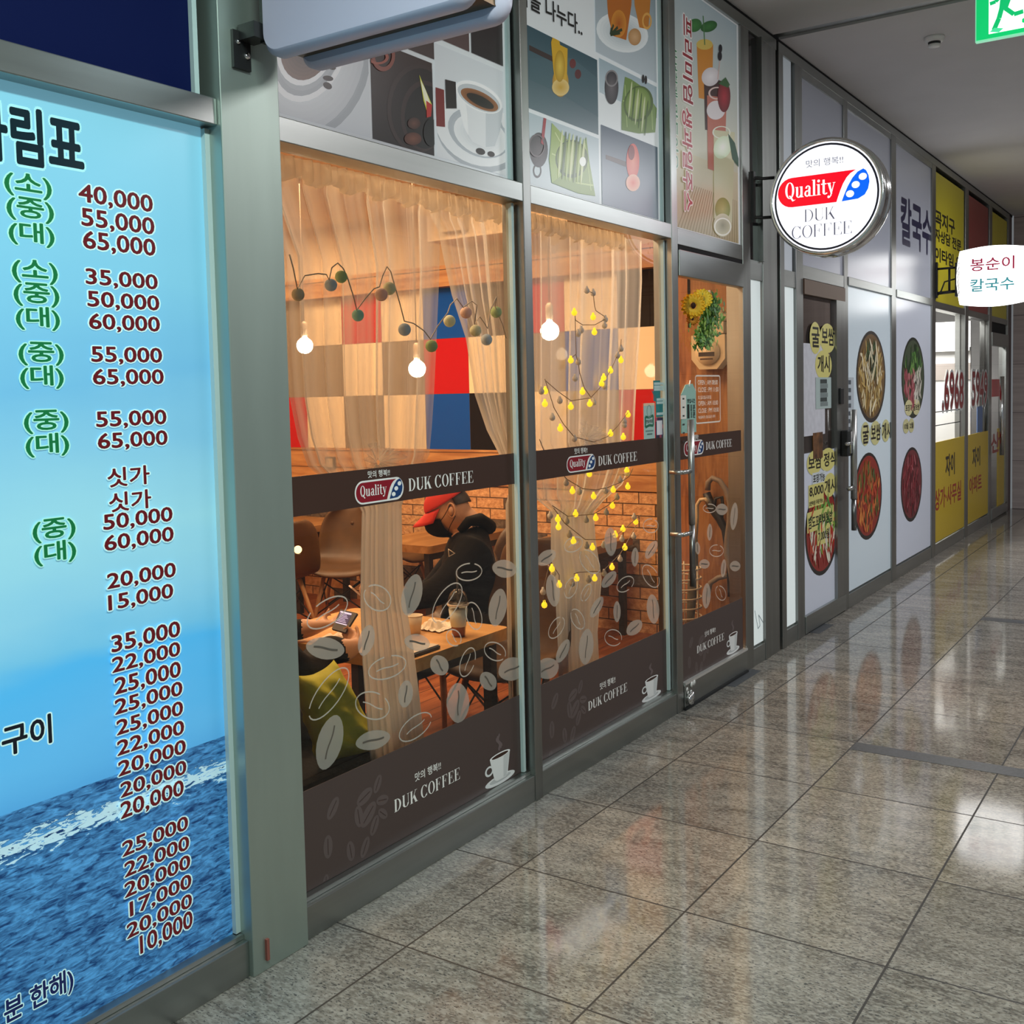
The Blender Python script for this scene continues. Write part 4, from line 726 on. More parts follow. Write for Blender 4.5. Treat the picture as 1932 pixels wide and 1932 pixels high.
keep(d.obj('tag_lettering', PRINT), tg); keep(MB().tube([((4.9072,1.6293)[0], .044, (4.9072,1.6293)[1]), ((4.8874,1.5979)[0], .042, (4.8874,1.5979)[1])], .004, 6).obj('suction_hook', WHITE), tg)

# flower garland hung on the door
fl = empty('flower_garland', (5.0, .03, 1.8), 'yellow sunflowers with green leaves hanging on the glass door', 'flowers'); bpy.context.view_layer.update()
def flower(name, c, r, col, ctr=(.03, .012, .008)):
    b = MB(); rnd = random.Random(int(c[0]*1000)); ax, ay = (.60, -.80)   # turned towards the near end of the corridor
    W3 = lambda u, v, q: (c[0]+u*ax-q*.80, c[1]+u*ay-q*.60, c[2]+v)
    for lay in range(2):
        n = 18
        for k in range(n):
            a = 2*math.pi*(k+.5*lay)/n; L_ = r*(1-.14*lay)*rnd.uniform(.9, 1.05); w_ = r*.15; dx, dz = math.cos(a), math.sin(a); q0 = .008+.006*lay
            pts = [(.25, 0, 0), (.6, 1, .006), (.9, .75, .010), (1, 0, .004), (.9, -.75, .010), (.6, -1, .006)]
            b.add([W3(dx*L_*t-dz*w_*s_, dz*L_*t+dx*w_*s_, q0+qq) for t, s_, qq in pts], [tuple(range(6))])
    o = keep(b.obj(name, mat(name+'_petals', col, .6)), fl)
    if ctr: keep(MB().ball(W3(0, 0, .016), r*.24, 8, (.8, .8, 1)).obj('flower_eye', mat('flower_eye', ctr, .9)), o)
flower('sunflower', ((4.95,2.001)[0], .045, (4.95,2.001)[1]), .066, (.95, .58, .02)); flower('yellow_flower', ((5.0412,2.038)[0], .036, (5.0412,2.038)[1]), .055, (.95, .75, .06), (.5, .38, .05)); flower('orange_flower', ((4.9544,1.9355)[0], .052, (4.9544,1.9355)[1]), .034, (.65, .28, .02))
b = MB(); rnd = random.Random(5)
sp_ = [(5.1136,2.0289), (5.1461,1.9901), (5.1245,1.9404), (5.0765,1.8927), (5.0292,1.8483), (4.9957,1.8154)]
for i in range(760):
    t = rnd.random()*4.99; k = int(t); f = t-k; cx = sp_[k][0]*(1-f)+sp_[k+1][0]*f+rnd.gauss(0, .043); cz = sp_[k][1]*(1-f)+sp_[k+1][1]*f+rnd.gauss(0, .022); cy = .040-abs(rnd.gauss(0, .025))
    a = rnd.uniform(0, 6.3); L_ = rnd.uniform(.020, .044); w_ = L_*.32; dx, dz = math.cos(a), math.sin(a); ty = rnd.uniform(-.5, .5)
    b.k = rnd.randrange(3); b.add([(cx, cy, cz), (cx+dx*L_*.5-dz*w_, cy-.5*ty*L_, cz+dz*L_*.5+dx*w_), (cx+dx*L_, cy-ty*L_, cz+dz*L_), (cx+dx*L_*.5+dz*w_, cy-.4*ty*L_, cz+dz*L_*.5-dx*w_)], [(0, 1, 2, 3)])
o = keep(b.obj('leaves', [mat('leaf_green', (.13, .30, .04), .6), mat('leaf_light', (.30, .46, .09), .6), mat('leaf_blue', (.08, .20, .06), .6)]), fl)
keep(MB().prism([(u, .044, v) for u, v in [(5.0619,2.0712),(5.1626,2.094),(5.1689,2.0782),(5.1144,2.0558)]], (0, -.002, 0)).obj('clear_tape', film_mat('tape', (.8, .78, .74), .5)), fl)

shift(-.035)
BEFORE = set(COL.objects)
# ------------------------------------------------------------------ narrow backlit panels, noodle shop, agency
LITE = mat('backlit_white_film', (.72, .80, .80), .3, emit=.36)
FILMW = mat('lavender_white_film', (.50, .53, .62), .25, emit=.15); FILML = mat('pale_blue_white_film', (.52, .60, .66), .25, emit=.15)  # emission put into the noodle shop films to brighten them
UPF = mat('upper_grey_film', (.42, .44, .52), .25, emit=.03)  # faint glow put into the upper films, no light behind
n_ = [2]
def win(): n_[0] += 1; return empty('window_%d' % n_[0], kind=S)
w = win(); box('lit_panel', LITE, 5.712, .05, .116, 5.888, .07, 2.19, w); box('dark_recess_sheet', mat('dark_recess_sheet', (.006, .006, .008), .08), 5.712, .05, 2.30, 5.86, .07, 3.545, w); box('frame_side', STEEL, 5.86, .02, 2.30, 5.885, .07, 3.545, w)  # black sheet stands in for the dark of an open recess above the transom
d = Dec(FACE(.05)); pts = [(5.7589,0.3162),(5.806,0.2027),(5.8399,0.2146),(5.8162,0.281),(5.8659,0.2406),(5.891,0.2202)]; d.line(pts, .006, '#8a98a0'); d.obj('pen_scribble', PRINT, w)
w = win(); box('lit_panel', LITE, 6.262, .05, .116, 6.45, .07, 2.19, w); box('upper_panel', mat('grey_lit_film', (.5, .55, .6), .3, emit=.2), 6.262, .05, 2.29, 6.43, .07, 3.545, w)
for a, b_ in ((6.598, 7.462), (7.552, 8.722), (8.862, 10.112)):
    w = win(); box('upper_film', UPF, a, .05, 2.345, b_, .07, 3.545, w); box('film_top_strip', STEEL2, a, .041, 3.50, b_, .05, 3.545, w)  # steel strip along the top of the film
    if a > 7: box('lower_film', FILMW if a > 8.8 else FILML, a, .05, .116, b_, .07, 2.285, w)
    if a > 8.8: d = Dec(FACE(.0498)); d.text('칼국수', ((9.0628,2.7197)[0], (9.563,2.7347)[1], (10.1333,2.8614)[0], (9.5623,3.1143)[1]), '#15163f', .03); d.obj('blue_lettering', PRINT, w)
d2 = empty('door_2', kind=S); box('frame_header', mat('brown_tape', (.13, .08, .05), .5), 6.60, .03, 2.165, 7.46, .07, 2.258, d2); box('bottom_rail', STEEL2, 6.60, .03, .012, 7.46, .075, .125, d2, .004)
box('lower_film', FILMW, 6.60, .05, .125, 7.26, .06, 1.16, d2); box('stile', STEEL, 7.26, .03, .125, 7.46, .075, 2.165, d2); glass(d2, 6.60, 7.26, 1.16, 2.165)
box('white_sheet', mat('white_sheet', (.60, .60, .66), .6, noise=.12, scale=20), 6.61, .0475, 1.27, 7.05, .0490, 1.86, d2); box('door_curtain', mat('brown_curtain', (.26, .19, .16), .8, noise=.2, scale=12, stretch=(1, 1, .1)), 6.60, .07, 1.16, 7.26, .09, 2.165, d2)
hd = empty('pull_handle'); hd.parent = d2
MB().tube([(7.44, -.03, .80), (7.44, -.03, 1.42)], .022, 12).obj('grip_tube', SATIN, hd); MB().tube([(7.44, -.03, .58), (7.44, -.03, .80)], .018, 12).obj('lower_tube', bpy.data.materials['dark_chrome'], hd); MB().tube([(7.32, -.03, .88), (7.44, -.03, .88)], .016, 10).obj('standoff', SATIN, hd)
lk = box('lock_case', BLACKM, 7.34, -.02, 1.10, 7.42, .03, 1.28, d2, .008); box('lock_plate', CHROME, 7.37, -.03, 1.12, 7.405, -.02, 1.27, lk); MB().tube([(7.27, -.03, 1.19), (7.39, -.03, 1.19)], .012, 10).obj('lock_lever', CHROME, lk)
box('keypad', BLACKM, 7.30, .015, 1.46, 7.37, .03, 1.57, d2, .004); box('dark_photo', mat('amber_photo', (.22, .09, .03), .5, noise=.8, scale=14), 6.80, .045, 1.115, 6.995, .05, 1.285, d2)
# food photographs on the noodle shop films
def bowl(name, label, c, r, rim, base, bits, n, seed, y=.05, clip=None):
    e = empty(name, (c[0], y, c[1]-r), label, 'food photo'); bpy.context.view_layer.update(); d = Dec(FACE(y)); rnd = random.Random(seed); d.clip = clip
    d.circ(c[0], c[1], r, r*.86, rim, n=36); d.up().circ(c[0], c[1]+.01*r, r*.92, r*.79, base, n=36)
    for i in range(n):
        k = i/n; a = rnd.uniform(0, 6.28); q = math.sqrt(rnd.random())*.80*r; L_ = rnd.uniform(.10, .26)*r; t = rnd.gauss(1.5, .5); w_ = rnd.uniform(.025, .05)*r
        if i % 40 == 0: d.up()
        col = bits(q*math.cos(a)/r, q*math.sin(a)/r, rnd); cu, cv = c[0]+q*math.cos(a), c[1]+q*.82*math.sin(a)
        L_ = min(L_, .98*r*.8-q*.9+.06*r)
        d.ell((cu, cv, math.cos(t)*L_, math.sin(t)*L_*.86, -math.sin(t)*w_, math.cos(t)*w_), col, n=8)
    keep(d.obj('printed_dish', PRINT), e); return e
pick = lambda rnd, s: rnd.choice(s.split())
bowl('noodle_photo', 'printed bowl of noodles with greens, upper dish on the wider pale film', (8.1795,1.6476), .40, '#2e2a26', '#6b5232', lambda a, b_, r: pick(r, '#cdbb94 #a88f58 #8c6a34 #e0d2b2 #b99a5a' if abs(a) > .3 or b_ < 0 else '#3f5230 #29381f #cfc4a0 #d8ccb0'), 170, 1)
bowl('spicy_noodle_photo', 'printed bowl of red spicy noodles, lower dish on the wider pale film', (8.0864,0.7559), .38, '#171110', '#8a2214', lambda a, b_, r: pick(r, '#b03a1c #c8602a #7a1a10 #d8823c' if b_ < .3 and r.random() > .25 else '#4a5222 #5c6428 #a05020'), 130, 2)
bowl('boiled_pork_photo', 'printed plate of leafy greens and pork slices, upper dish next to the yellow shop', (9.4714,1.6386), .40, '#1c2418', '#3d4a34', lambda a, b_, r: pick(r, '#2f5a28 #4a7a34 #1f3a1c #6a9248' if b_ > .15 else ('#a04a54 #8a343e #c07a7c #b45e66' if a < .1 else '#c9c0b4 #d8d0c4 #9a9288')), 140, 3)
bowl('raw_beef_photo', 'printed plate of dark red beef slices, lower dish next to the yellow shop', (9.4167,0.7319), .37, '#141012', '#6a1822', lambda a, b_, r: pick(r, '#7a1c28 #8e2a34 #5a121c #a85a60 #4a0e16'), 120, 4)
bowl('spicy_salad_photo', 'printed dish of red spicy salad with green strips on the noodle shop door', (6.9857,0.6321), .35, '#171614', '#8c1c12', lambda a, b_, r: pick(r, '#3f7a2a #6aa03c #2a4a1e #8cb450' if (b_ > .1 and r.random() > .2) else '#b0281a #d8d2c0 #8a1a12 #c84a2a #e4dcc8 #7aa03c'), 150, 5, .0495, (6.60, .2, 7.255, 1.0))
def paper(name, label, lst, lines, col='#d8cf7e', y=.047):
    e = empty(name, (lst[0], y, lst[1]), label, 'paper sign'); bpy.context.view_layer.update(); d = Dec(FACE(y)); u0, v0, u1, v1 = lst
    for kind, a, b_, c_, e_ in lines:
        bx = (u0+a*(u1-u0), v0+b_*(v1-v0), u0+c_*(u1-u0), v0+e_*(v1-v0))
        if kind == 'O': d.circ((bx[0]+bx[2])/2, (bx[1]+bx[3])/2, (bx[2]-bx[0])/2, (bx[3]-bx[1])/2, col)
        elif kind == 'R': d.rect(*bx, col)
        elif kind == 'W': d.rect(*bx, '#cfd6da')
        else: d.up(2).text(kind, bx, '#17150f', .02); d.L -= 2
    keep(d.obj('handwritten_paper', PRINT), e)
F1 = (6.66, 1.64, 7.26, 2.03)
paper('round_paper_sign', 'three round yellow paper notes with black handwriting at the top of the noodle shop door', (6.7428,1.6443,7.2798,2.0021), [('O', .0, .42, .42, 1), ('O', .38, .45, 1, 1), ('O', .2, -.05, .85, .5), ('굴', .08, .55, .36, .9), ('보쌈', .46, .60, .95, .92), ('개시', .30, .10, .76, .40)])
paper('set_menu_paper_sign', 'yellow and white paper price notes in the middle of the noodle shop door', (6.6752,0.7648,7.2791,1.172), [('O', 0, .60, .5, 1), ('O', .42, .62, 1, 1), ('W', .18, .44, .62, .64), ('R', .05, .22, .56, .46), ('R', .05, .10, .55, .24), ('O', .56, .18, 1, .58), ('보쌈 정식', .05, .70, .98, .92), ('포장가능', .2, .48, .6, .61), ('8,000', .08, .26, .54, .42), ('개시', .60, .26, .98, .48), ('3인이상 주문가능', .07, .13, .52, .20)])
paper('rice_bowl_paper_sign', 'yellow paper strips with rice bowl price on the door dish photo', (6.6714,0.5501,7.227,0.7784), [('R', 0, .42, 1, 1), ('R', .36, -.05, .86, .45), ('남도꼬막비빔밥', .05, .52, .95, .85), ('7,000원', .40, .05, .82, .36)], y=.0465)
paper('oyster_paper_sign', 'three round yellow paper notes between the two noodle dishes', (7.8945,1.1287,8.6942,1.315), [('O', 0, .05, .28, 1), ('O', .30, 0, .66, 1), ('O', .70, .05, 1, 1), ('굴', .05, .15, .24, .85), ('보쌈', .33, .2, .66, .85), ('개시', .72, .2, 1.02, .85)], '#c9c48a')
paper('takeout_paper_sign', 'two small round notes over the pork slices photo', (9.1123,1.32,9.6991,1.4556), [('O', .1, 0, .55, 1), ('O', .55, 0, 1, 1), ('포장가', .14, .3, .52, .7), ('굴보쌈', .60, .3, .96, .7)], '#cfc795')
paper('small_round_paper_sign', 'pair of small round notes below the pork slices photo', (9.1121,1.1754,9.4904,1.2981), [('O', 0, 0, .55, 1), ('O', .5, 0, 1, 1), ('10월', .08, .3, .45, .7), ('2월', .58, .3, .92, .7)], '#c6c08e')
e = empty('hours_notice', (6.9, .046, 1.4), 'pale grey printed hours notice taped to the noodle shop door', 'notice'); bpy.context.view_layer.update()
d = Dec(FACE(.046)); a = (6.856,1.438,7.1818,1.6442); d.rect(*a, '#aebfbd'); d.up()
for k in range(6): d.rect(a[0]+.28*(a[2]-a[0]), a[3]-(.12+.145*k)*(a[3]-a[1])-.016, a[0]+(.72+.05*(k % 2))*(a[2]-a[0]), a[3]-(.12+.145*k)*(a[3]-a[1])+.012, ['#3a4444', '#7a8686'][k % 2])
keep(d.obj('printed_face', PRINT), e)
e = empty('white_notice', (7.6, .046, 1.0), 'white vertical printed notice at the left edge of the noodle film', 'notice'); bpy.context.view_layer.update()
d = Dec(FACE(.0495)); a = (7.668,1.1298,7.8562,1.6439); a = (7.56, a[1], 7.72, a[3]); d.rect(*a, '#b4bcc4'); d.up()
for k in range(7): d.rect(a[0]+.03, a[3]-.05-.055*k, a[0]+.09, a[3]-.02-.055*k, '#4c545c')
keep(d.obj('printed_face', PRINT), e)
# agency windows
YEL = mat('yellow_film', (.62, .53, .02), .35); YEL2 = mat('golden_yellow_film', (.58, .40, .008), .35); RED = mat('dull_red_film', (.30, .05, .045), .4)
for i, (a, b_) in enumerate(((10.262, 11.588), (11.745, 12.9))):
    w = win(); glass(w, a, b_, .116, 2.27, m_=GLASS2); box('upper_film', YEL if i == 0 else RED, a+.02, .045, 2.335, b_-.06, .07, 3.50, w); box('kick_film', YEL2, a, .045, .117, b_, .05, 1.045, w)
    box('inner_jamb', STEEL, b_-.16, .06, .116, b_-.08, .10, 2.27, w)
    d = Dec(FACE(.0445))
    if i == 0:
        d.text('곡지구', (a, (10.742,3.0141)[1], (11.095,3.0891)[0], (10.7405,3.1621)[1]), '#15140c', .03).text('자상담 전문', (a, (10.7433,2.8855)[1], (11.3956,2.915)[0], (10.7422,2.9943)[1]), '#15140c', .03).text('이타임 임', (a, (10.7451,2.7021)[1], (11.3971,2.8106)[0], (10.7438,2.8261)[1]), '#15140c', .03)
        d.text('자이', ((10.7174,0.7951)[0], (10.8823,0.6962)[1], (11.1227,0.8192)[0], (10.8801,0.9018)[1]), '#1c1108', .03).text('상가·사무실', (a-.0, (10.8853,0.4125)[1], (11.4305,0.4766)[0], (10.8833,0.6035)[1]), '#a02010', .02)
    else:
        d.text('자이', ((12.0212,0.7601)[0], (12.1943,0.6919)[1], (12.4282,0.7911)[0], (12.1903,0.8965)[1]), '#1c1108', .03).text('아파트', ((11.8582,0.4934)[0], (12.1996,0.4182)[1], (12.5246,0.5232)[0], (12.1962,0.5951)[1]), '#a02010', .02); d.text('ㅌ산', (a+.08, 2.62, a+.6, 2.75), '#c9b9b0', .02)
    d.obj('film_lettering', PRINT, w)
    d = Dec(FACE(.046)); d.text('.6968' if i == 0 else '5949', ((10.5756,1.3544)[0], (10.8755,1.3369)[1], (11.5459,1.492)[0], (10.8718,1.6882)[1]) if i == 0 else ((11.9818,1.3758)[0], (12.3275,1.346)[1], (12.8447,1.4765)[0], (12.3203,1.6986)[1]), '#8a1018', .02, .05, '#c9cccc'); d.obj('phone_number', PRINT, w)
    if i == 0: box('black_line', DARK, a, .046, 1.195, b_-.2, .05, 1.203, w); box('black_line', DARK, a, .046, 1.32, b_-.2, .05, 1.328, w)
    else: box('blue_poster', mat('blue_poster', (.10, .17, .34), .5), (12.2728,1.1426)[0], .046, 1.05, (12.5723,1.1316)[0], .05, 1.33, w)
d3 = empty('door_3', kind=S); glass(d3, 13.06, 14.1, .12, 2.0, m_=GLASS2); box('upper_film', YEL, 13.1, .045, 2.335, 14.05, .07, 3.50, d3); box('kick_film', YEL2, 13.5, .045, .12, 14.0, .05, 1.045, d3); box('top_rail', STEEL2, 13.06, .03, 2.0, 14.1, .075, 2.15, d3); box('closer_gap', DARK, 13.06, .06, 2.15, 14.1, .09, 2.27, d3); box('bottom_rail', STEEL2, 13.06, .03, .02, 14.1, .07, .13, d3)
box('stile', STEEL2, 13.95, .03, .12, 14.1, .07, 2.0, d3); MB().tube([(13.25, -.04, .75), (13.25, -.04, 1.65)], .025, 10).obj('pull_handle', CHROME, d3)
d = Dec(FACE(.0445)); d.text('산', (13.1, .78, 13.6, 1.0), '#a02010', .03).rect(13.1, 1.42, 13.6, 1.62, '#c8323a'); d.obj('film_lettering', PRINT, d3)
e = empty('service_counter', (11.5, 1.6, 0), 'pale counter with brown front board inside the far shop with yellow films', 'counter'); bpy.context.view_layer.update()
keep(box('counter_body', mat('grey_laminate', (.45, .46, .47), .5), 10.3, 1.4, 0, 12.8, 1.9, 1.15), e); keep(box('notice_board', mat('taupe_board', (.32, .28, .25), .6), 10.3, 1.36, 1.62, 12.2, 1.40, 1.92), e); keep(box('upper_shelf', WHITE, 10.3, 1.3, 1.92, 12.8, 1.9, 1.97), e)
e = empty('added_partition_board', (12.3, .9, 0), 'pale grey partition board added to brighten the near pane of the yellow shop', 'partition'); bpy.context.view_layer.update()  # board added behind the near pane so it reads pale
keep(box('board', mat('pale_partition', (.62, .62, .60), .6), 12.3, .12, 0, 12.34, 1.35, 2.25), e); keep(box('top_ledge', WHITE, 12.24, .12, 1.93, 12.3, 1.35, 1.97), e); keep(box('taupe_strip', bpy.data.materials['taupe_board'], 12.285, .12, 1.62, 12.3, 1.35, 1.80), e)
e = empty('storage_cabinet', (13.0, 2.7, 0), 'tall grey cabinet at the back of the far shop', 'cabinet'); bpy.context.view_layer.update()
keep(box('cabinet_body', mat('dark_grey_cabinet', (.2, .22, .23), .5), 12.6, 2.5, 0, 13.8, 2.95, 2.0), e)
for k in range(3): keep(box('shelf_front', mat('pale_binder', (.5, .5, .48), .6), 12.65, 2.47, .4+.5*k, 13.75, 2.5, .75+.5*k), e)

shift(-.038)

# ================================================================== PROJECTING SIGNS AND CEILING THINGS
rs = empty('round_blade_sign', (5.80, -.41, 2.60), 'round lit sign with red and blue pill logo on chrome drum', 'sign'); bpy.context.view_layer.update()
cy, cz, rad = -.408, 2.598, .312
xs, xe = 5.75, 5.88
keep(MB().lathe([(rad-.022, xs-.004), (rad-.006, xs-.012), (rad, xs), (rad+.002, xs+.03), (rad-.002, xs+.035), (rad-.002, xe-.035), (rad+.002, xe-.03), (rad, xe), (rad-.006, xe+.012), (rad-.022, xe+.004)], (0, cy, cz), 48, 'x', False).obj('chrome_drum', CHROME), rs)
for sx, x_, nm in ((1, xs, 'front_face'), (-1, xe, 'rear_face')):
    mp = SIDE(xs) if sx > 0 else (lambda u, v, q: (xe+q, 2*cy*0+u+2*cy, v))
    d = Dec(mp); uc = -cy
    d.circ(uc, cz, rad-.014, col='#e9edfa', col2='#ffffff', n=56); d.up().circ(uc, cz, rad-.030, col='#101018', n=56, rin=.962)
    d.text('맛의 행복!!', (uc-.105, cz+.165, uc+.095, cz+.205), '#5a5a66', 0); logo(d, (uc-.262, cz-.035, uc+.232, cz+.123), '#e8001c', '#0058d8', False)
    for t, a, b_, v0 in (('DUK', -.115, .055, -.122), ('COFFEE', -.185, .14, -.207)):
        d.serif(t, (uc+a, cz+v0, uc+b_, cz+v0+.066), '#4a4a58', .55)
    keep(d.obj(nm, PRINTS), rs)
for z in (2.745, 2.53): keep(MB().tube([(5.72, -.005, z), (5.78, -.05, z), (5.80, -.11, z)], .009, 8).obj('bracket_arm', BLACKM), rs)
keep(box('bracket_plate', BLACKM, 5.715, -.02, 2.50, 5.745, -.002, 2.78), rs)
# white box sign near the camera
bs = empty('box_blade_sign', (2.13, -.4, 2.8), 'unlit white box sign on black bracket projecting from the steel pillar', 'sign'); bpy.context.view_layer.update()
def rrect(y0, z0, y1, z1, r, n=6):
    return [(cy_+r*math.cos(R(a0+90*i/n)), cz_+r*math.sin(R(a0+90*i/n))) for cy_, cz_, a0 in ((y1-r, z1-r, 0), (y0+r, z1-r, 90), (y0+r, z0+r, 180), (y1-r, z0+r, 270)) for i in range(n+1)]
PL = mat('lilac_white_acrylic', (.60, .57, .72), .35)
for nm, x0, x1 in (('near_face', 2.03, 2.095), ('far_face', 2.165, 2.23)):
    b = MB(); prof = rrect(-.755, 2.485, -.075, 3.2, .05); n = len(prof)
    rows = [(x0, .012), (x0+.02, .0), (x1-.02, .0), (x1, .012)] if nm == 'near_face' else [(x0, .012), (x0+.02, 0), (x1-.02, 0), (x1, .012)]
    cy_, cz_ = -.415, 2.84
    for x, s_ in rows: b.v += [(x, cy_+(p[0]-cy_)*(1-s_/.34), cz_+(p[1]-cz_)*(1-s_/.34)) for p in prof]
    for i in range(3):
        for k in range(n): b.f.append([i*n+k, i*n+(k+1) % n, (i+1)*n+(k+1) % n, (i+1)*n+k]); b.mi.append(0); b.sm.append(True)
    b.f += [list(range(n)), [3*n+k for k in range(n)]]; b.mi += [0, 0]; b.sm += [False, False]
    keep(b.obj(nm, PL), bs)
keep(box('middle_body', mat('bronze_body', (.12, .075, .03), .35, .6), 2.09, -.735, 2.515, 2.17, -.095, 3.18), bs)
d = Dec(SIDE(2.03)); d.circ(.165, 2.69, .045, .05, '#0e1468'); keep(d.obj('blue_mark', PRINT), bs)
keep(box('bracket_plate', BLACKM, 1.985, -.022, 2.462, 2.045, -.012, 2.56), bs); keep(box('bracket_arm', BLACKM, 2.005, -.08, 2.535, 2.06, -.018, 2.575), bs); keep(box('bracket_upright', BLACKM, 2.045, -.078, 2.53, 2.075, -.06, 3.3), bs)
[keep(MB().tube([(x, -.027, z), (x, -.012, z)], r_, 8).obj('bolt_head', CHROME), bs) for x, z, r_ in ((2.03, 2.50, .009), (2.0, 2.53, .006))]
# lit noodle sign
ns = empty('noodle_blade_sign', (10.25, -.48, 2.5), 'white glowing square sign with red and teal lettering in front of the yellow shop', 'sign'); bpy.context.view_layer.update()
def pillow(x0, x1, y0, y1, z0, z1):
    n = 10; out = []
    def pt(t):
        a = [(y0, z0, y1, z0), (y1, z0, y1, z1), (y1, z1, y0, z1), (y0, z1, y0, z0)]; k = int(t) % 4; f = t-int(t); p = a[k]
        y, z = p[0]+(p[2]-p[0])*f, p[1]+(p[3]-p[1])*f; bl = .028*math.sin(math.pi*f); return (y+(0, bl, 0, -bl)[k], z+(-bl, 0, bl, 0)[k])
    return [pt(i/n) for i in range(4*n)]
pf = pillow(10.2, 10.3, -.745, -.215, 2.285, 2.755)
bm_ = MB(); bm_.prism([(10.2, y, z) for y, z in pf], (.09, 0, 0)); keep(bm_.obj('light_body', mat('glowing_acrylic', (1, .99, .97), .3, emit=3.4)), ns)
d = Dec(SIDE(10.198)); d.text('봉순이', (.305, 2.57, .66, 2.68), '#b03050', .018).text('칼국수', (.305, 2.39, .66, 2.50), '#3fa0a8', .018); keep(d.obj('sign_lettering', print_mat('sign_ink', .4, .25)), ns)
keep(box('spine', BLACKM, 10.2, -.215, 2.36, 10.28, -.175, 2.66), ns)
fr_ = MB().tube([(10.24, -.002, 2.62), (10.24, -.18, 2.62)], .010, 8).tube([(10.24, -.002, 2.40), (10.24, -.18, 2.41)], .014, 8).tube([(10.24, -.12, 2.62), (10.24, -.12, 2.41)], .010, 8).tube([(10.24, -.17, 2.52), (10.24, -.08, 2.50), (10.24, -.05, 2.42), (10.24, 0, 2.36), (10.24, .01, 2.30)], .007, 8); keep(fr_.obj('iron_bracket', BLACKM), ns); keep(box('bracket_plate', BLACKM, 10.225, -.02, 2.36, 10.255, -.004, 2.68), ns)
# exit sign
ex = empty('exit_sign', (5.6, -1.35, 3.4), 'lit green running figure exit sign hanging from the ceiling', 'exit sign'); bpy.context.view_layer.update()
X5 = 5.6
eb, et = 3.222, 3.46; u0 = 1.185; u1 = u0+.44
keep(box('sign_body', mat('green_acrylic_edge', (.25, .8, .5), .3, emit=.6), X5+.001, -u1-.005, eb-.006, X5+.03, -u0+.005, et+.006), ex)
d = Dec(SIDE(X5)); d.rect(u0, eb, u1, et, '#08b060'); d.up().rect(u0+.055, eb+.02, u0+.225, et-.005, '#f4fffa'); d.up(); G = '#0aa860'; hx, hz = u0+.125, eb+.205
q = lambda *p: [(u0+a, eb+b_) for a, b_ in p]
d.circ(u0+.135, eb+.222, .018, col=G); d.poly(q((.10, .125), (.135, .115), (.158, .18), (.150, .205), (.115, .200), (.105, .17)), G); d.line(q((.12, .195), (.085, .165), (.060, .160)), .017, G).line(q((.15, .195), (.175, .175), (.195, .190)), .015, G)
d.line(q((.112, .13), (.10, .085), (.078, .035)), .022, G).line(q((.128, .125), (.165, .09), (.205, .095)), .02, G).poly(q((.06, .03), (.10, .02), (.12, .035), (.08, .045)), '#3fc88a'); d.poly(q((.225, .0), (.235, .03), (.20, .045), (.20, .06), (.225, .075)), '#08b060')
d.rect(u0+.225, eb, u0+.28, et, '#08b060').rect(u0+.28, eb+.02, u1-.02, et-.02, '#0ab868'); keep(d.obj('pictogram', PRINTS), ex)
for u in (u0+.08, u1-.08): keep(MB().tube([(X5+.015, -u, et), (X5+.015, -u, H)], .006, 8).obj('hanging_rod', STEEL), ex)
sd = empty('smoke_detector', (6.77, -.74, H), 'small white smoke detector on the corridor ceiling', 'smoke detector'); bpy.context.view_layer.update()
keep(MB().lathe([(.058, 0), (.058, -.012), (.05, -.028), (.036, -.03)], (6.77, -.74, H), 24).obj('base', WHITE), sd); keep(MB().lathe([(.036, -.03), (.034, -.045)], (6.77, -.74, H), 24).obj('vent_ring', BLACKM), sd); keep(MB().lathe([(.036, -.044), (.034, -.055), (.02, -.058), (0.001, -.058)], (6.77, -.74, H), 24).obj('cap', WHITE), sd)
for x, y in ((.7, -2.1), (4.6, -2.6), (8.6, -2.7)):  # fixtures added for the unseen corridor lamps
    e = empty('added_ceiling_lamp', (x, y, H), {.7: 'unseen ceiling lamp added over the near end of the corridor', 4.6: 'unseen ceiling lamp added over the middle of the corridor', 8.6: 'unseen ceiling lamp added over the far end of the corridor'}[x], 'lamp', 'added corridor ceiling lamps'); bpy.context.view_layer.update()
    keep(box('lamp_housing', WHITE, x-.65, y-.18, 3.575, x+.65, y+.18, H), e); keep(box('diffuser', mat('lamp_diffuser', (.95, 1, .97), .4, emit=2), x-.6, y-.15, 3.56, x+.6, y+.15, 3.575), e)

# ================================================================== CAFE INTERIOR
TABLEDARK = wood('dark_oak_table', (.40, .21, .075), (.26, .12, .035), 'x', 4, .3)
def table(x0, x1, y0, y1, z, label, group=None, leg=BLACKM, top=TABLEDARK):
    e = empty('cafe_table', ((x0+x1)/2, (y0+y1)/2, .012), label, 'table', group); bpy.context.view_layer.update()
    b = MB(); r_ = .03; n = 5; pr = [(cx+r_*math.cos(R(a0+90*i/n)), cy_+r_*math.sin(R(a0+90*i/n)), z-.048) for cx, cy_, a0 in ((x1-r_, y1-r_, 0), (x0+r_, y1-r_, 90), (x0+r_, y0+r_, 180), (x1-r_, y0+r_, 270)) for i in range(n+1)]
    b.prism(pr, (0, 0, .048)); keep(b.obj('tabletop', top, smooth=False), e)
    for x in (x0+.06, x1-.06):
        for y in (y0+.06, y1-.06): keep(MB().box(x-.02, y-.02, .012, x+.02, y+.02, z-.048).obj('leg', leg), e)
    [keep(MB().box(x0+.05, y, z-.10, x1-.05, y+.025, z-.048).obj('apron', leg), e) for y in (y0+.05, y1-.075)]
    return e
table(2.90, 3.52, .185, 1.02, .645, 'light oak table by the window with takeaway cup on it', top=TABLEWOOD)
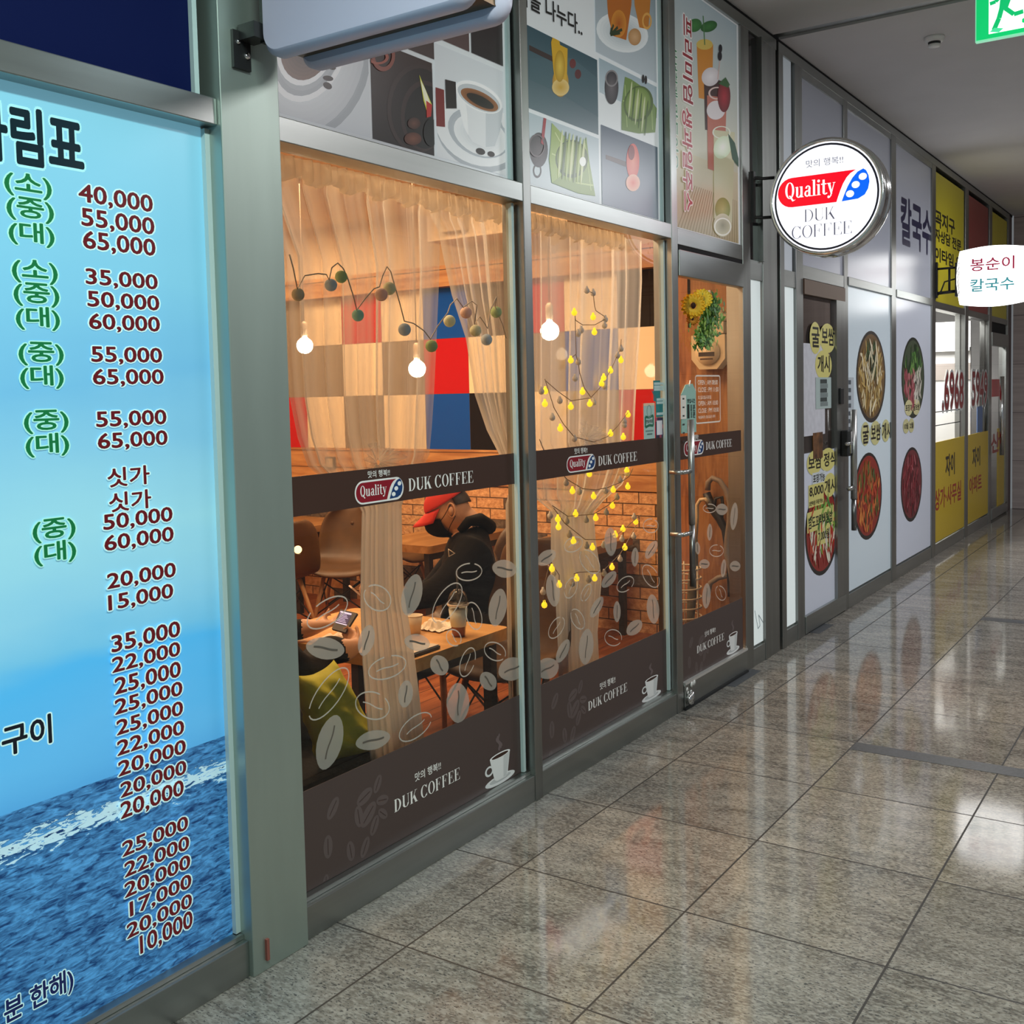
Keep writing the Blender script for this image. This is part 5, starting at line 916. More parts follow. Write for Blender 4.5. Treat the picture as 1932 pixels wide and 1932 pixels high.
table(5.18, 6.10, 1.90, 2.42, .645, 'oak table against the end wall seen behind the red cap'); table(5.48, 6.10, 3.35, 3.95, .645, 'oak table farthest back against the end wall'); table(5.40, 6.10, .95, 1.48, .645, 'oak table against the brick wall right of the seated man')
def make_chair():
    e = empty('shell_chair', (0, 0, 0)); bpy.context.view_layer.update()
    prof = [(.235, .395, .185), (.20, .43, .215), (.10, .432, .228), (-.02, .425, .232), (-.12, .425, .232), (-.185, .455, .232), (-.222, .53, .228), (-.245, .62, .222), (-.265, .71, .205), (-.28, .78, .165), (-.288, .815, .10)]
    vs = []; fs = []; nv = 12
    for i, (x, z, w_) in enumerate(prof):
        for k in range(nv+1):
            t = -1+2*k/nv; c = abs(t)**2.4; back = max(0, min(1, (i-4)/3)); vs.append((x+.075*c*back, t*w_, z+.035*c*(1-back)))
    for i in range(len(prof)-1):
        for k in range(nv): a = i*(nv+1)+k; fs.append((a, a+1, a+nv+2, a+nv+1))
    b = MB(); b.add(vs, fs, True); o = b.obj('seat_shell', LEATHER, e)
    so = o.modifiers.new('thickness', 'SOLIDIFY'); so.thickness = .022; so.offset = 0; ss = o.modifiers.new('smooth', 'SUBSURF'); ss.levels = 1; ss.render_levels = 1
    for y, z in ((0, .70), (-.09, .60), (.09, .60), (0, .52)): MB().ball((-.262+.30*(.70-z)*.55+.018, y, z), .011, 6, (.5, 1, 1)).obj('button', LEATHER, o)
    for sx in (-1, 1):
        for sy in (-1, 1): MB().tube([(.02+sx*.10, sy*.12, .415), (.0+sx*.19, sy*.21, .0)], [.016, .011], 8).obj('leg', LEGWOOD, e)
    wr_ = MB()
    for sx in (-1, 1):
        wr_.tube([(.02+sx*.11, -.135, .36), (sx*.16, .18, .14)], .005, 6).tube([(.02+sx*.11, .135, .36), (sx*.16, -.18, .14)], .005, 6)
    for sy in (-1, 1): wr_.tube([(-.09, sy*.135, .36), (.16, sy*.18, .14)], .005, 6).tube([(.13, sy*.135, .36), (-.16, sy*.18, .14)], .005, 6)
    wr_.obj('wire_brace', BLACKM, e); return e
ch0 = make_chair(); ch0['category'] = 'chair'; ch0['group'] = 'brown shell chairs in the cafe'
spots = [(4.78, 2.84, 1.25, 'brown shell chair leftmost in the first window, back turned to the glass'), (5.28, 2.70, -2.6, 'tufted brown shell chair between the leftmost chair and the white curtain column'), (5.84, 2.74, -1.5, 'tufted brown shell chair behind the oak table, right of the curtain column'), (5.14, 1.44, 1.6, 'brown shell chair half hidden behind the back of the seated man'),
         (3.72, .34, 3.25, 'empty brown shell chair at the near corner of the window table'), (4.03, .92, 2.95, 'brown shell chair the man in the red cap sits on'), (4.95, .90, .3, 'brown shell chair at the left edge of the second window')]
for i, (x, y, rz, lb) in enumerate(spots):
    c = ch0 if i == 0 else copy_tree(ch0); c.location = (x, y, .012); c.rotation_euler = (0, 0, rz); c['label'] = lb
# bench with cushion
e = empty('bench_seat', (2.3, 1.2, .012), 'black upholstered bench along the left edge inside the first window', 'bench'); bpy.context.view_layer.update()
BL = mat('black_upholstery', (.006, .006, .006), .75, spec=.2)
keep(box('bench_base', BLACKM, 2.03, .14, .012, 2.62, 2.4, .30, None, .01), e); keep(box('seat_pad', BL, 2.03, .13, .30, 2.66, 2.4, .40, None, .03), e); keep(box('back_pad', BL, 2.03, .13, .40, 2.13, 2.4, .85, None, .03), e)
def cushion():
    n = 20; b = MB(); vs = []; cn = [(2.3727,0.7101), (2.5476,0.7218), (2.7315,0.35), (2.4241,0.404)]
    for s in (1, -1):
        for i in range(n+1):
            for k in range(n+1):
                u, v = i/n, k/n; a, c = 2*u-1, 2*v-1; pu, pv = u-.045*a*(1-c*c), v-.06*c*(1-a*a)
                x, z = [cn[0][q]*(1-pu)*pv+cn[1][q]*pu*pv+cn[2][q]*pu*(1-pv)+cn[3][q]*(1-pu)*(1-pv) for q in (0, 1)]
                env = max(0, (1-a**4)*(1-c**4))**.5
                th = .062*env+env*(.007*math.sin(7*a+6*c+1)+.006*math.sin(11*c-4*a)+.004*math.sin(17*c+5*a)); vs.append((x, .21+s*th+.02*c, max(z, .402)))
    m_ = (n+1)**2; fs = []
    for s in range(2):
        for i in range(n):
            for k in range(n): a = s*m_+i*(n+1)+k; fs.append((a, a+1, a+n+2, a+n+1) if s else (a, a+n+1, a+n+2, a+1))
    b.add(vs, fs, True); o = b.obj('cushion', mat('lime_velvet', (.56, .56, .03), .75, noise=.25, scale=10, bump=.3), None)
    bm = bmesh.new(); bm.from_mesh(o.data); bmesh.ops.remove_doubles(bm, verts=bm.verts, dist=.002); bm.to_mesh(o.data); bm.free(); return o
cu = cushion(); setp(cu, 'crumpled lime green cushion standing on the black bench by the window', 'cushion')

# things on the window table
e = empty('takeaway_cup', (3.29, .27, .645), 'clear takeaway cup with pale sleeve and amber drink on the window table', 'cup'); bpy.context.view_layer.update()
PLA = glass_mat('clear_plastic', (.93, .93, .92), 1.45); c_ = (3.29, .27, .645)
keep(MB().lathe([(.026, 0), (.029, .05), (.038, .125)], c_, 24).obj('cup_wall', PLA), e); keep(MB().lathe([(.0255, .003), (.0285, .05), (.030, .062), (0, .062)], c_, 24).obj('amber_drink', mat('amber_drink', (.62, .20, .05), .2)), e)
keep(MB().lathe([(.0300, .040), (.0375, .108)], c_, 24).obj('paper_sleeve', mat('pale_sleeve', (.74, .84, .80), .7)), e); keep(MB().lathe([(.041, .122), (.043, .126), (.041, .130)], c_, 24).obj('lid_rim', mat('lid_rim', (.75, .70, .62), .3)), e)
keep(MB().lathe([(.040, .13), (.038, .15), (.030, .17), (.016, .184), (.006, .187)], c_, 24).obj('dome_lid', PLA), e); keep(MB().tube([(3.29, .27, .70), (3.292, .272, .90)], .0035, 8).obj('straw', mat('black_straw', (.03, .03, .03), .4)), e)
e = empty('paper_cup', (3.245, .455, .645), 'small white paper cup left of the takeaway cup', 'cup'); bpy.context.view_layer.update(); c_ = (3.245, .455, .645)
keep(MB().lathe([(.001, .001), (.024, .001), (.034, .072), (.032, .072), (.023, .004), (.001, .004)], c_, 24).obj('cup_wall', mat('ivory_paper', (.72, .64, .50), .7)), e); keep(MB().tube([(c_[0]+.034*math.cos(a/3.82), c_[1]+.034*math.sin(a/3.82), .717) for a in range(24)], .0018, 6, closed=True).obj('rolled_rim', bpy.data.materials['ivory_paper']), e)
b = MB(); rnd = random.Random(4); n = 12; vs = [(3.375+(i/n-.5)*.17+rnd.uniform(-.004, .004), .43+(k/n-.5)*.13+rnd.uniform(-.004, .004), .648+.036*max(0, 1-((i/n-.35)/.22)**2)*max(0, 1-((k/n-.6)/.35)**2)+rnd.uniform(0, .007)) for i in range(n+1) for k in range(n+1)]
b.add(vs, [(i*(n+1)+k, i*(n+1)+k+1, (i+1)*(n+1)+k+1, (i+1)*(n+1)+k) for i in range(n) for k in range(n)]); o = b.obj('napkin', mat('white_tissue', (.78, .70, .58), .9)); setp(o, 'crumpled white napkin between the paper cup and the takeaway cup', 'napkin')
b = MB(); vs = [(2.955+.12*i/8+rnd.uniform(-.005, .005), .62+.1*k/8, .647+rnd.uniform(0, .012)) for i in range(9) for k in range(9)]; b.add(vs, [(i*9+k, i*9+k+1, i*9+k+10, i*9+k+9) for i in range(8) for k in range(8)]); setp(b.obj('napkin', bpy.data.materials['white_tissue']), 'white napkin behind the phone held at the left of the table', 'napkin')
e = empty('notebook', (3.0, .235, .645), 'thin black notebook at the near edge of the window table by the curtain', 'notebook'); bpy.context.view_layer.update()
keep(box('cover', BLACKM, 2.93, .205, .646, 3.09, .32, .658, None, .003), e); keep(box('page_block', mat('page_white', (.6, .55, .48), .8), 2.94, .21, .6585, 3.085, .315, .662), e)

# ------------------------------------------------------------------ people
def body(name, joints, edges, root, heads, parts, mats, label, vox=.009):
    names = list(joints); me = bpy.data.meshes.new(name); me.from_pydata([joints[n][0] for n in names], [(names.index(a), names.index(b_)) for a, b_ in edges], [])
    o = bpy.data.objects.new(name, me); COL.objects.link(o); sk = o.modifiers.new('skin', 'SKIN'); sk.use_smooth_shade = True
    for i, n in enumerate(names): r_ = joints[n][1]; me.skin_vertices[0].data[i].radius = r_ if isinstance(r_, tuple) else (r_, r_); me.skin_vertices[0].data[i].use_root = (n == root)
    sb = o.modifiers.new('sub', 'SUBSURF'); sb.levels = 2; sb.render_levels = 2
    bpy.context.view_layer.update(); m2 = bpy.data.meshes.new_from_object(o.evaluated_get(bpy.context.evaluated_depsgraph_get())); bpy.data.objects.remove(o)
    b = MB(); b.add([v.co[:] for v in m2.vertices], [tuple(p.vertices) for p in m2.polygons], True)
    for hb in heads: b.add(hb.v, hb.f, True)
    o = b.obj(name+'_raw', mats[0]); rm = o.modifiers.new('weld', 'REMESH'); rm.mode = 'VOXEL'; rm.voxel_size = vox; rm.use_smooth_shade = True; sm = o.modifiers.new('soft', 'SMOOTH'); sm.iterations = 3; sm.factor = .5
    bpy.context.view_layer.update(); m3 = bpy.data.meshes.new_from_object(o.evaluated_get(bpy.context.evaluated_depsgraph_get())); bpy.data.objects.remove(o)
    m3.materials.clear()
    for m_ in mats: m3.materials.append(m_)
    segs = [(Vector(joints[a][0]), Vector(joints[b_][0]), parts.get(b_, 0)) for a, b_ in edges]
    for p in m3.polygons:
        c = p.center; best = 9; mi = 0
        for a, b_, k in segs:
            ab = b_-a; t = max(0, min(1, (c-a).dot(ab)/(ab.length_squared or 1))); dd = (c-(a+ab*t)).length
            if dd < best: best = dd; mi = k
        p.material_index = mi; p.use_smooth = True
    m3.name = name; o = bpy.data.objects.new(name, m3); COL.objects.link(o); setp(o, label, 'person'); return o
def headmesh(c, fwd, upv, s=1.0):     # head with brow, nose, jaw and chin in its own frame
    f = Vector(fwd).normalized(); u = Vector(upv); u = (u-f*u.dot(f)).normalized(); r_ = f.cross(u); b = MB(); n = 20
    for i in range(n+1):
        for k in range(2*n):
            th = math.pi*i/n; ph = 2*math.pi*k/(2*n); z = -math.cos(th); ra = math.sin(th); a, q = ra*math.cos(ph), ra*math.sin(ph)
            x = a*.098; y = q*.076; zz = z*.118
            if a > 0: x *= 1+.05*math.exp(-((z+.75)/.25)**2); y *= 1-.22*max(0, -z-.1)*1.2
            if z < -.3: y *= 1-.18*(-z-.3); x -= .012*(-z-.3) if a < 0 else 0
            nose = math.exp(-((q)/.17)**2-((z+.18)/.17)**2)*(a > 0); x += .026*nose*(1 if z < 0 else .8)
            brow = math.exp(-((z-.18)/.1)**2)*(a > .5); x += .006*brow; x -= .008*math.exp(-((abs(q)-.36)/.14)**2-((z-.02)/.1)**2)*(a > 0)
            x += .006*math.exp(-(q/.3)**2-((z+.52)/.07)**2)*(a > 0)
            p = Vector(c)+(f*x+r_*y+u*zz)*s; b.v.append(tuple(p))
    m_ = 2*n
    for i in range(n):
        for k in range(m_): b.f.append([i*m_+k, i*m_+(k+1) % m_, (i+1)*m_+(k+1) % m_, (i+1)*m_+k])
    b.mi = [0]*len(b.f); b.sm = [True]*len(b.f); return b, (Vector(c), f, r_, u)
def hand(J, E, Pm, pre, wrist, palm_dir, palm_n, side, curl, s=1.0):   # palm and five bent fingers
    d = Vector(palm_dir).normalized(); n = Vector(palm_n); n = (n-d*n.dot(d)).normalized(); r_ = d.cross(n)*side; w_ = Vector(wrist)
    J[pre+'palm'] = (tuple(w_+d*.045*s), (.026*s, .017*s)); E.append((pre+'wrist', pre+'palm')); Pm[pre+'palm'] = 1
    J[pre+'knk'] = (tuple(w_+d*.085*s), (.030*s, .013*s)); E.append((pre+'palm', pre+'knk')); Pm[pre+'knk'] = 1
    for i, (o_, L_) in enumerate(((.027, .068), (.009, .078), (-.009, .072), (-.026, .056))):
        p0 = w_+d*(.088-.004*abs(i-1))*s+r_*o_*s; dd = d.copy(); prev = pre+'knk'; p = p0
        for j in range(4):
            nm = pre+'f%d%d' % (i, j); J[nm] = (tuple(p), (.0088-.0008*j)*s); E.append((prev, nm)); Pm[nm] = 1; prev = nm
            dd = (dd*math.cos(R(curl))+n*math.sin(R(curl))).normalized(); n2 = n; p = p+dd*L_*s*(.45, .32, .25, 0)[j]; n = (n2-dd*n2.dot(dd)).normalized() if abs(n2.dot(dd)) < .98 else n2
        n = Vector(palm_n); n = (n-d*n.dot(d)).normalized()
    p = w_+d*.03*s+r_*.026*s; prev = pre+'palm'; dd = (d*.75+r_*.55+n*.35).normalized()
    for j in range(3):
        nm = pre+'t%d' % j; J[nm] = (tuple(p), (.0115-.001*j)*s); E.append((prev, nm)); Pm[nm] = 1; prev = nm; p = p+dd*.032*s; dd = (dd+n*.25-r_*.15).normalized()
SKIN = mat('skin', (.60, .33, .20), .5); JACK = mat('black_jacket', (.004, .0036, .0036), .75, bump=.25, scale=7, spec=.15); TROU = mat('dark_trousers', (.015, .014, .014), .7); HAIR = mat('dark_hair', (.012, .008, .006), .5)
# the man with the cap
hc = Vector((3.8713,0.7483,1.0595)); FW = Vector((-.62, .76, 0)); fwd = (FW*.90+Vector((0, 0, -.36))).normalized(); upv = Vector((0, 0, 1))*.93+FW*.36
hd_, (hC, hF, hR, hU) = headmesh(hc, fwd, upv, 1.0)
J = {}; E_ = []; Pm = {}
def jt(n, p, r_, par=None, k=0):
    J[n] = (tuple(p), r_)
    if par: E_.append((par, n)); Pm[n] = k
jt('pelvis', (3.9406,0.6913,0.4537), (.17, .15)); jt('waist', (3.9397,0.6924,0.5905), (.17, .145), 'pelvis'); jt('chest', (3.9391,0.6933,0.7442), (.185, .155), 'waist'); jt('upper', (3.9609,0.665,0.9011), (.15, .115), 'chest'); jt('collar', (3.9436,0.6711,0.9816), (.075, .07), 'upper'); jt('neck', (3.9155,0.6911,1.0328), .056, 'collar', 1); jt('skull', hc-hF*.01, .06, 'neck', 1)
jt('nshoulder', (3.8066,0.5539,0.8993), .088, 'upper'); jt('nelbow', (3.6866,0.6603,0.7203), .074, 'nshoulder'); jt('nforearm', (3.6982,0.8743,0.6588), .055, 'nelbow'); jt('nwrist', (3.7125,1.0522,0.6302), .028, 'nforearm')
jt('fshoulder', (4.0879,0.795,0.8615), .078, 'upper'); jt('felbow', (4.0029,0.9706,0.6508), .056, 'fshoulder'); jt('fforearm', (3.8676,1.0149,0.629), .042, 'felbow'); jt('fwrist', (3.7944,1.0934,0.6347), .028, 'fforearm')
for s, hip_, kn_ in (('n', (3.8319,0.6357,0.4652), (3.6136,0.9184,0.496)), ('f', (4.0087,0.7667,0.4135), (3.7803,1.0625,0.4456))):
    jt(s+'hip', hip_, .10, 'pelvis', 2); jt(s+'knee', Vector(kn_), .066, s+'hip', 2); jt(s+'ankle', (J[s+'knee'][0][0]+.03, J[s+'knee'][0][1]-.03, .10), .042, s+'knee', 2); jt(s+'toe', (J[s+'knee'][0][0]-.09, J[s+'knee'][0][1]+.12, .05), .034, s+'ankle', 2)
left_dir = (Vector((3.6372,1.0843,0.6776))-Vector(J['nwrist'][0])); hand(J, E_, Pm, 'n', J['nwrist'][0], left_dir, Vector((-.5, -.2, .6)), 1, 32, 1.0); hand(J, E_, Pm, 'f', J['fwrist'][0], Vector((3.7084,1.1229,0.647))-Vector(J['fwrist'][0]), Vector((-.2, -.6, .3)), -1, 38, 1.0)
man = body('person', J, E_, 'pelvis', [hd_], Pm, [JACK, SKIN, TROU], 'seated person in red cap, black mask and black jacket looking at a phone'); man_pos = Vector((0, 0, 0))
def hp(a, b_, c): return hC+hF*a+hR*b_+hU*c
def headpart(name, fn, m_, par=man, th=.004):
    b = MB(); fn(b); o = b.obj(name, m_, None); keep(o, par); return o
def capf(b):
    n = 14; m_ = 28; vs = []
    for i in range(n+1):
        th = (math.pi/2)*i/n
        for k in range(m_):
            ph = 2*math.pi*k/m_; p = hp(.108*math.sin(th)*math.cos(ph)-.004, .086*math.sin(th)*math.sin(ph), .046+.028*math.cos(ph)*math.sin(th)*-.55+.082*math.cos(th)); vs.append(p)
    b.add(vs, [(i*m_+k, i*m_+(k+1) % m_, (i+1)*m_+(k+1) % m_, (i+1)*m_+k) for i in range(n) for k in range(m_)], True)
REDC = mat('red_cap_cloth', (.62, .030, .018), .75)
cap = headpart('cap', capf, REDC); so = cap.modifiers.new('t', 'SOLIDIFY'); so.thickness = .004
def brim(b):
    n = 10; vs = []
    for j in range(5):
        for i in range(n+1):
            a = R(-68+136*i/n); rr_ = 1+.0*j; x = .100*math.cos(a)+(.085*j/4)*math.cos(a*.75); y = .082*math.sin(a)*(1+.0*j); vs.append(hp(x-.004, y, .031-.012*j/4-.022*(j/4)-.030*abs(math.sin(a))**2*(j/4)*.6))
    b.add(vs, [(j*(n+1)+i, j*(n+1)+i+1, (j+1)*(n+1)+i+1, (j+1)*(n+1)+i) for j in range(4) for i in range(n)], True)
br = headpart('cap_brim', brim, REDC, cap); so = br.modifiers.new('t', 'SOLIDIFY'); so.thickness = .005
def hairf(b):
    n = 8; m_ = 18; vs = []
    for i in range(n+1):
        for k in range(m_+1):
            ph = R(112+136*k/m_); z = .055-.062*i/n*(1-.35*abs(k/m_-.5)*2); s_ = math.sqrt(max(.05, 1-(z/.118)**2)); vs.append(hp(.1045*s_*math.cos(ph), .0805*s_*math.sin(ph), z))
    b.add(vs, [(i*(m_+1)+k, i*(m_+1)+k+1, (i+1)*(m_+1)+k+1, (i+1)*(m_+1)+k) for i in range(n) for k in range(m_)], True)
hr_ = headpart('hair', hairf, HAIR); so = hr_.modifiers.new('t', 'SOLIDIFY'); so.thickness = .008; so.offset = 1
def maskf(b):
    n = 12; vs = []
    for i in range(n+1):
        for k in range(n+1):
            v = -1+2*i/n; a = R(-62+124*k/n); bulge = .030*(1-v*v)*math.cos(a)**2; z = -.060+.068*v*(1-.35*abs(math.sin(a))); w_ = math.sqrt(max(.08, 1-((z)/.122)**2)); vs.append(hp((.100*w_+.010+bulge)*math.cos(a), (.074*w_+.006)*math.sin(a), z))
    b.add(vs, [(i*(n+1)+k, i*(n+1)+k+1, (i+1)*(n+1)+k+1, (i+1)*(n+1)+k) for i in range(n) for k in range(n)], True)
mk = headpart('face_mask', maskf, BL); so = mk.modifiers.new('t', 'SOLIDIFY'); so.thickness = .003
def earf(s):
    def f(b):
        c = hp(-.012, s*.077, .0); pts = [hp(-.012+.017*math.cos(t)-.006*math.sin(t), s*(.080+.006*math.cos(t)*-1), .002+.031*math.sin(t)) for t in [2*math.pi*i/14 for i in range(14)]]
        b.tube(pts, .0048, 6, closed=True); b.ball(tuple(hp(-.010, s*.079, .0)), .0135, 8, (1, 1, 1.5))
    return f
for s in (-1, 1): headpart('ear', earf(s), SKIN)
for s in (-1, 1):
    headpart('mask_strap', lambda b: b.tube([hp(-.02, s*.084, .028), hp(.03, s*.0795, -.01), hp(.062, s*.062, -.03)], .0016, 6).tube([hp(-.02, s*.084, -.028), hp(.02, s*.077, -.06), hp(.052, s*.06, -.095)], .0016, 6), BL, mk)
    headpart('eye', lambda b: b.ball(tuple(hp(.080, s*.030, .008)), .011, 8), mat('dark_eye', (.02, .015, .012), .3) if s < 0 else bpy.data.materials['dark_eye'])
# hood and chest mark of the jacket
hb = MB(); pts = [(3.8223,0.6482,0.9729), (3.8382,0.6112,1.0161), (3.9014,0.5948,1.0194), (3.9831,0.6035,0.9755), (4.0543,0.6749,0.9685), (4.0487,0.7476,0.9705)]
hb.tube([Vector(p) for p in pts], [.018, .024, .030, .036, .032, .022], 12); keep(hb.obj('hood', JACK), man)
lg_ = MB(); A = [(3.6301,0.5698,0.9222), (3.6466,0.5485,0.9029), (3.631,0.5686,0.8899)]; lg_.tube([Vector(p) for p in A], .003, 6, closed=True); keep(lg_.obj('jacket_mark', mat('silver_mark', (.7, .62, .5), .4)), man)
ph = empty('smartphone', (3.67,1.1073,0.6725), 'phone held up edge-on by the seated person in the red cap', 'phone'); bpy.context.view_layer.update()
a, b_ = Vector((3.6275,1.1459,0.7085)), Vector((3.6737,1.086,0.6365)); dv = (b_-a); off = Vector((.45, .62, .0)).normalized()*.034; nn = dv.cross(off).normalized()*.004
bp_ = MB(); bp_.prism([a-off, b_-off, b_+off, a+off], nn*2); keep(bp_.obj('phone_case', mat('pale_phone_case', (.62, .52, .46), .35)), ph); bp_ = MB(); bp_.prism([a-off*.92+dv*.03, b_-off*.92-dv*.03, b_+off*.92-dv*.03, a+off*.92+dv*.03], nn*-.1); keep(bp_.obj('phone_screen', BLACKM), ph)
# the second person at the left, mostly behind the steel pillar
J = {}; E_ = []; Pm = {}; h2 = Vector((2.50, .62, 1.06)); f2 = Vector((1, -.05, -.45)).normalized(); hd_, (hC, hF, hR, hU) = headmesh(h2, f2, Vector((.4, 0, 1)))
jt('pelvis', (2.36, .56, .47), (.15, .13)); jt('waist', (2.35, .56, .60), (.14, .12), 'pelvis'); jt('chest', (2.37, .57, .74), (.16, .12), 'waist'); jt('upper', (2.40, .58, .87), (.13, .10), 'chest'); jt('collar', (2.43, .59, .93), (.07, .065), 'upper'); jt('neck', (2.46, .60, .97), .055, 'collar', 1); jt('skull', (2.49, .61, 1.04), .06, 'neck', 1)
P3 = lambda xy, z: (xy[0], xy[1], z)
jt('nshoulder', (2.36, .38, .84), .075, 'upper'); jt('nelbow', (2.46, .30, .68), .062, 'nshoulder'); jt('nforearm', P3((2.752,0.443), .69), .060, 'nelbow'); jt('ncuff', P3((2.755,0.37), .69), .050, 'nforearm'); jt('nwrist', P3((2.782,0.349), .70), .033, 'ncuff', 1)
jt('fshoulder', (2.40, .76, .84), .075, 'upper'); jt('felbow', (2.62, .86, .69), .056, 'fshoulder'); jt('fforearm', P3((2.946,0.768), .69), .045, 'felbow'); jt('fwrist', P3((2.953,0.7), .70), .030, 'fforearm', 1)
for s, o in (('n', .47), ('f', .67)): jt(s+'hip', (2.38, o, .46), .10, 'pelvis', 2); jt(s+'knee', (2.80, o, .47), .07, s+'hip', 2); jt(s+'ankle', (2.78, o, .11), .045, s+'knee', 2); jt(s+'toe', (2.92, o, .055), .036, s+'ankle', 2)
hand(J, E_, Pm, 'n', J['nwrist'][0], Vector(P3((2.926,0.494), .715))-Vector(J['nwrist'][0]), (-.7, .1, .35), 1, 30, .95); hand(J, E_, Pm, 'f', J['fwrist'][0], Vector(P3((3.029,0.654), .715))-Vector(J['fwrist'][0]), (.2, -.6, .6), -1, 20, .95)
man2 = body('person', J, E_, 'pelvis', [hd_], Pm, [JACK, SKIN, TROU], 'person in black at the left table edge holding a phone, mostly hidden by the pillar')
def hair2(b):
    n = 10; m_ = 24; vs = []
    for i in range(n+1):
        th = R(100)*i/n
        for k in range(m_): ph = 2*math.pi*k/m_; cut = 1 if math.cos(ph) < .5 else .72; t2 = th*cut; vs.append(hp(.106*math.sin(t2)*math.cos(ph), .084*math.sin(t2)*math.sin(ph), .126*math.cos(t2)))
    b.add(vs, [(i*m_+k, i*m_+(k+1) % m_, (i+1)*m_+(k+1) % m_, (i+1)*m_+k) for i in range(n) for k in range(m_)], True)
headpart('hair', hair2, HAIR, man2)
ph = empty('smartphone', (2.93, .55, .74), 'dark phone with lit screen held over the left end of the window table', 'phone'); bpy.context.view_layer.update()
cor = [Vector((2.849,0.523)+(.735,)), Vector((2.827,0.436)+(.735,)), Vector((2.922,0.461)+(.785,)), Vector((2.951,0.571)+(.785,))]
nn = (cor[1]-cor[0]).cross(cor[3]-cor[0]).normalized(); cc = sum(cor, Vector())/4
bp_ = MB(); bp_.prism(cor, -nn*.008); keep(bp_.obj('phone_body', BLACKM), ph)
sc_ = Dec(lambda u, v, q: tuple(cor[0]+(cor[1]-cor[0])*u+(cor[3]-cor[0])*v+nn*(.0006+q))); sc_.rect(.08, .30, .92, .93, '#3a3850'); sc_.up()
for k in range(7): sc_.rect(.14, .40+.07*k, .8-.08*(k % 3), .43+.07*k, '#a8a4c4')
sc_.rect(.08, .83, .92, .90, '#c4c0dc').rect(.08, .30, .92, .345, '#c4c0dc'); keep(sc_.obj('lit_screen', print_mat('phone_screen_print', .2, .9)), ph)

# ------------------------------------------------------------------ curtains
def curtain(name, label, rows, y, folds, depth, dens0, tie=None, seed=1):
    e = empty(name, (rows[0][0], y, rows[-1][2]), label, 'curtain'); bpy.context.view_layer.update()
    nx = folds*8; rnd = random.Random(seed); ph = [rnd.uniform(0, 6.28) for _ in range(5)]; vs = []; den = []; wid0 = rows[0][1]-rows[0][0]; fine = []
    for i in range(len(rows)-1):
        a, b_ = rows[i], rows[i+1]; m_ = max(2, int(abs(a[2]-b_[2])/.06))
        for j in range(m_): t = j/m_; fine.append([a[k]*(1-t)+b_[k]*t for k in range(len(a))])
    fine.append(list(rows[-1]))
    for l, r_, z, *o in fine:
        g = o[0] if o else 1; w_ = r_-l; comp = min(1, w_/wid0)
        for k in range(nx+1):
            s = k/nx; q_ = s+.010*math.sin(9*s+ph[0])+.006*math.sin(23*s+ph[4]); f = .55*math.sin(2*math.pi*folds*q_+ph[1])+.45*math.sin(2*math.pi*folds*.43*q_+ph[2]+.5*math.sin(z*1.7+ph[3]))+.35*math.sin(2*math.pi*folds*1.71*q_+ph[3])
            fine_ = .5*math.sin(2*math.pi*folds*3.1*s+ph[4]+.8*math.sin(4*s))+.5*math.sin(2*math.pi*folds*4.7*q_+ph[0]); gather = max(0, min(1, (.52-comp)/.22))
            vs.append((l+w_*s, y+f*depth*(.12+.88*comp)*g, z))
            den.append(max(.12, min(.97, dens0*(1+.35*f+.30*fine_)*(1-gather)+gather*(.93+.04*f+.015*fine_))))
    b = MB(); n1 = nx+1; b.add(vs, [(i*n1+k, i*n1+k+1, (i+1)*n1+k+1, (i+1)*n1+k) for i in range(len(fine)-1) for k in range(nx)], True)
    o = b.obj('sheer_fabric', TULLE); at = o.data.attributes.new('dens', 'FLOAT', 'POINT')
    for k, v in enumerate(den): at.data[k].value = v
    keep(o, e); return e
def rowsF(l): return l
Y1 = .125
c1 = curtain('tulle_curtain', 'sheer white curtain in the first window tied in the middle into a column',
 [(2.16, (3.0421,2.3081)[0], 2.30), (2.16, (3.0265,2.2319)[0], 2.22), ((2.2642,1.9805)[0], (3.0153,2.0453)[0], (2.6214,2.0113)[1]), ((2.2699,1.7467)[0], (2.9886,1.7833)[0], (2.6099,1.7637)[1]), ((2.2797,1.5923)[0], (2.9674,1.5781)[0], (2.6016,1.584)[1]), ((2.307,1.4769)[0], (2.95,1.4573)[0], (2.6218,1.4662)[1]), ((2.3454,1.3942)[0], (2.934,1.3649)[0], (2.6178,1.3798)[1]), ((2.4235,1.3394)[0], (2.8901,1.3122)[0], (2.6675,1.3238)[1]), ((2.5423,1.2874)[0], (2.8246,1.2715)[0], (2.6788,1.2806)[1]), ((2.5872,1.2195)[0], (2.7849,1.2061)[0], (2.6837,1.213)[1]), ((2.575,1.0684)[0], (2.7803,1.0431)[0], (2.6765,1.0541)[1]), ((2.5661,0.9307)[0], (2.7824,0.9021)[0], (2.6701,0.9161)[1]), ((2.5674,0.7383)[0], (2.822,0.7006)[0], (2.6882,0.7206)[1]), ((2.5798,0.5592)[0], (2.8484,0.5072)[0], (2.7071,0.5348)[1]), ((2.5975,0.3764)[0], (2.8761,0.3291)[0], .30), ((2.5975,0.3764)[0], (2.885,0.3264)[0], .06)], Y1, 9, .022, .50)
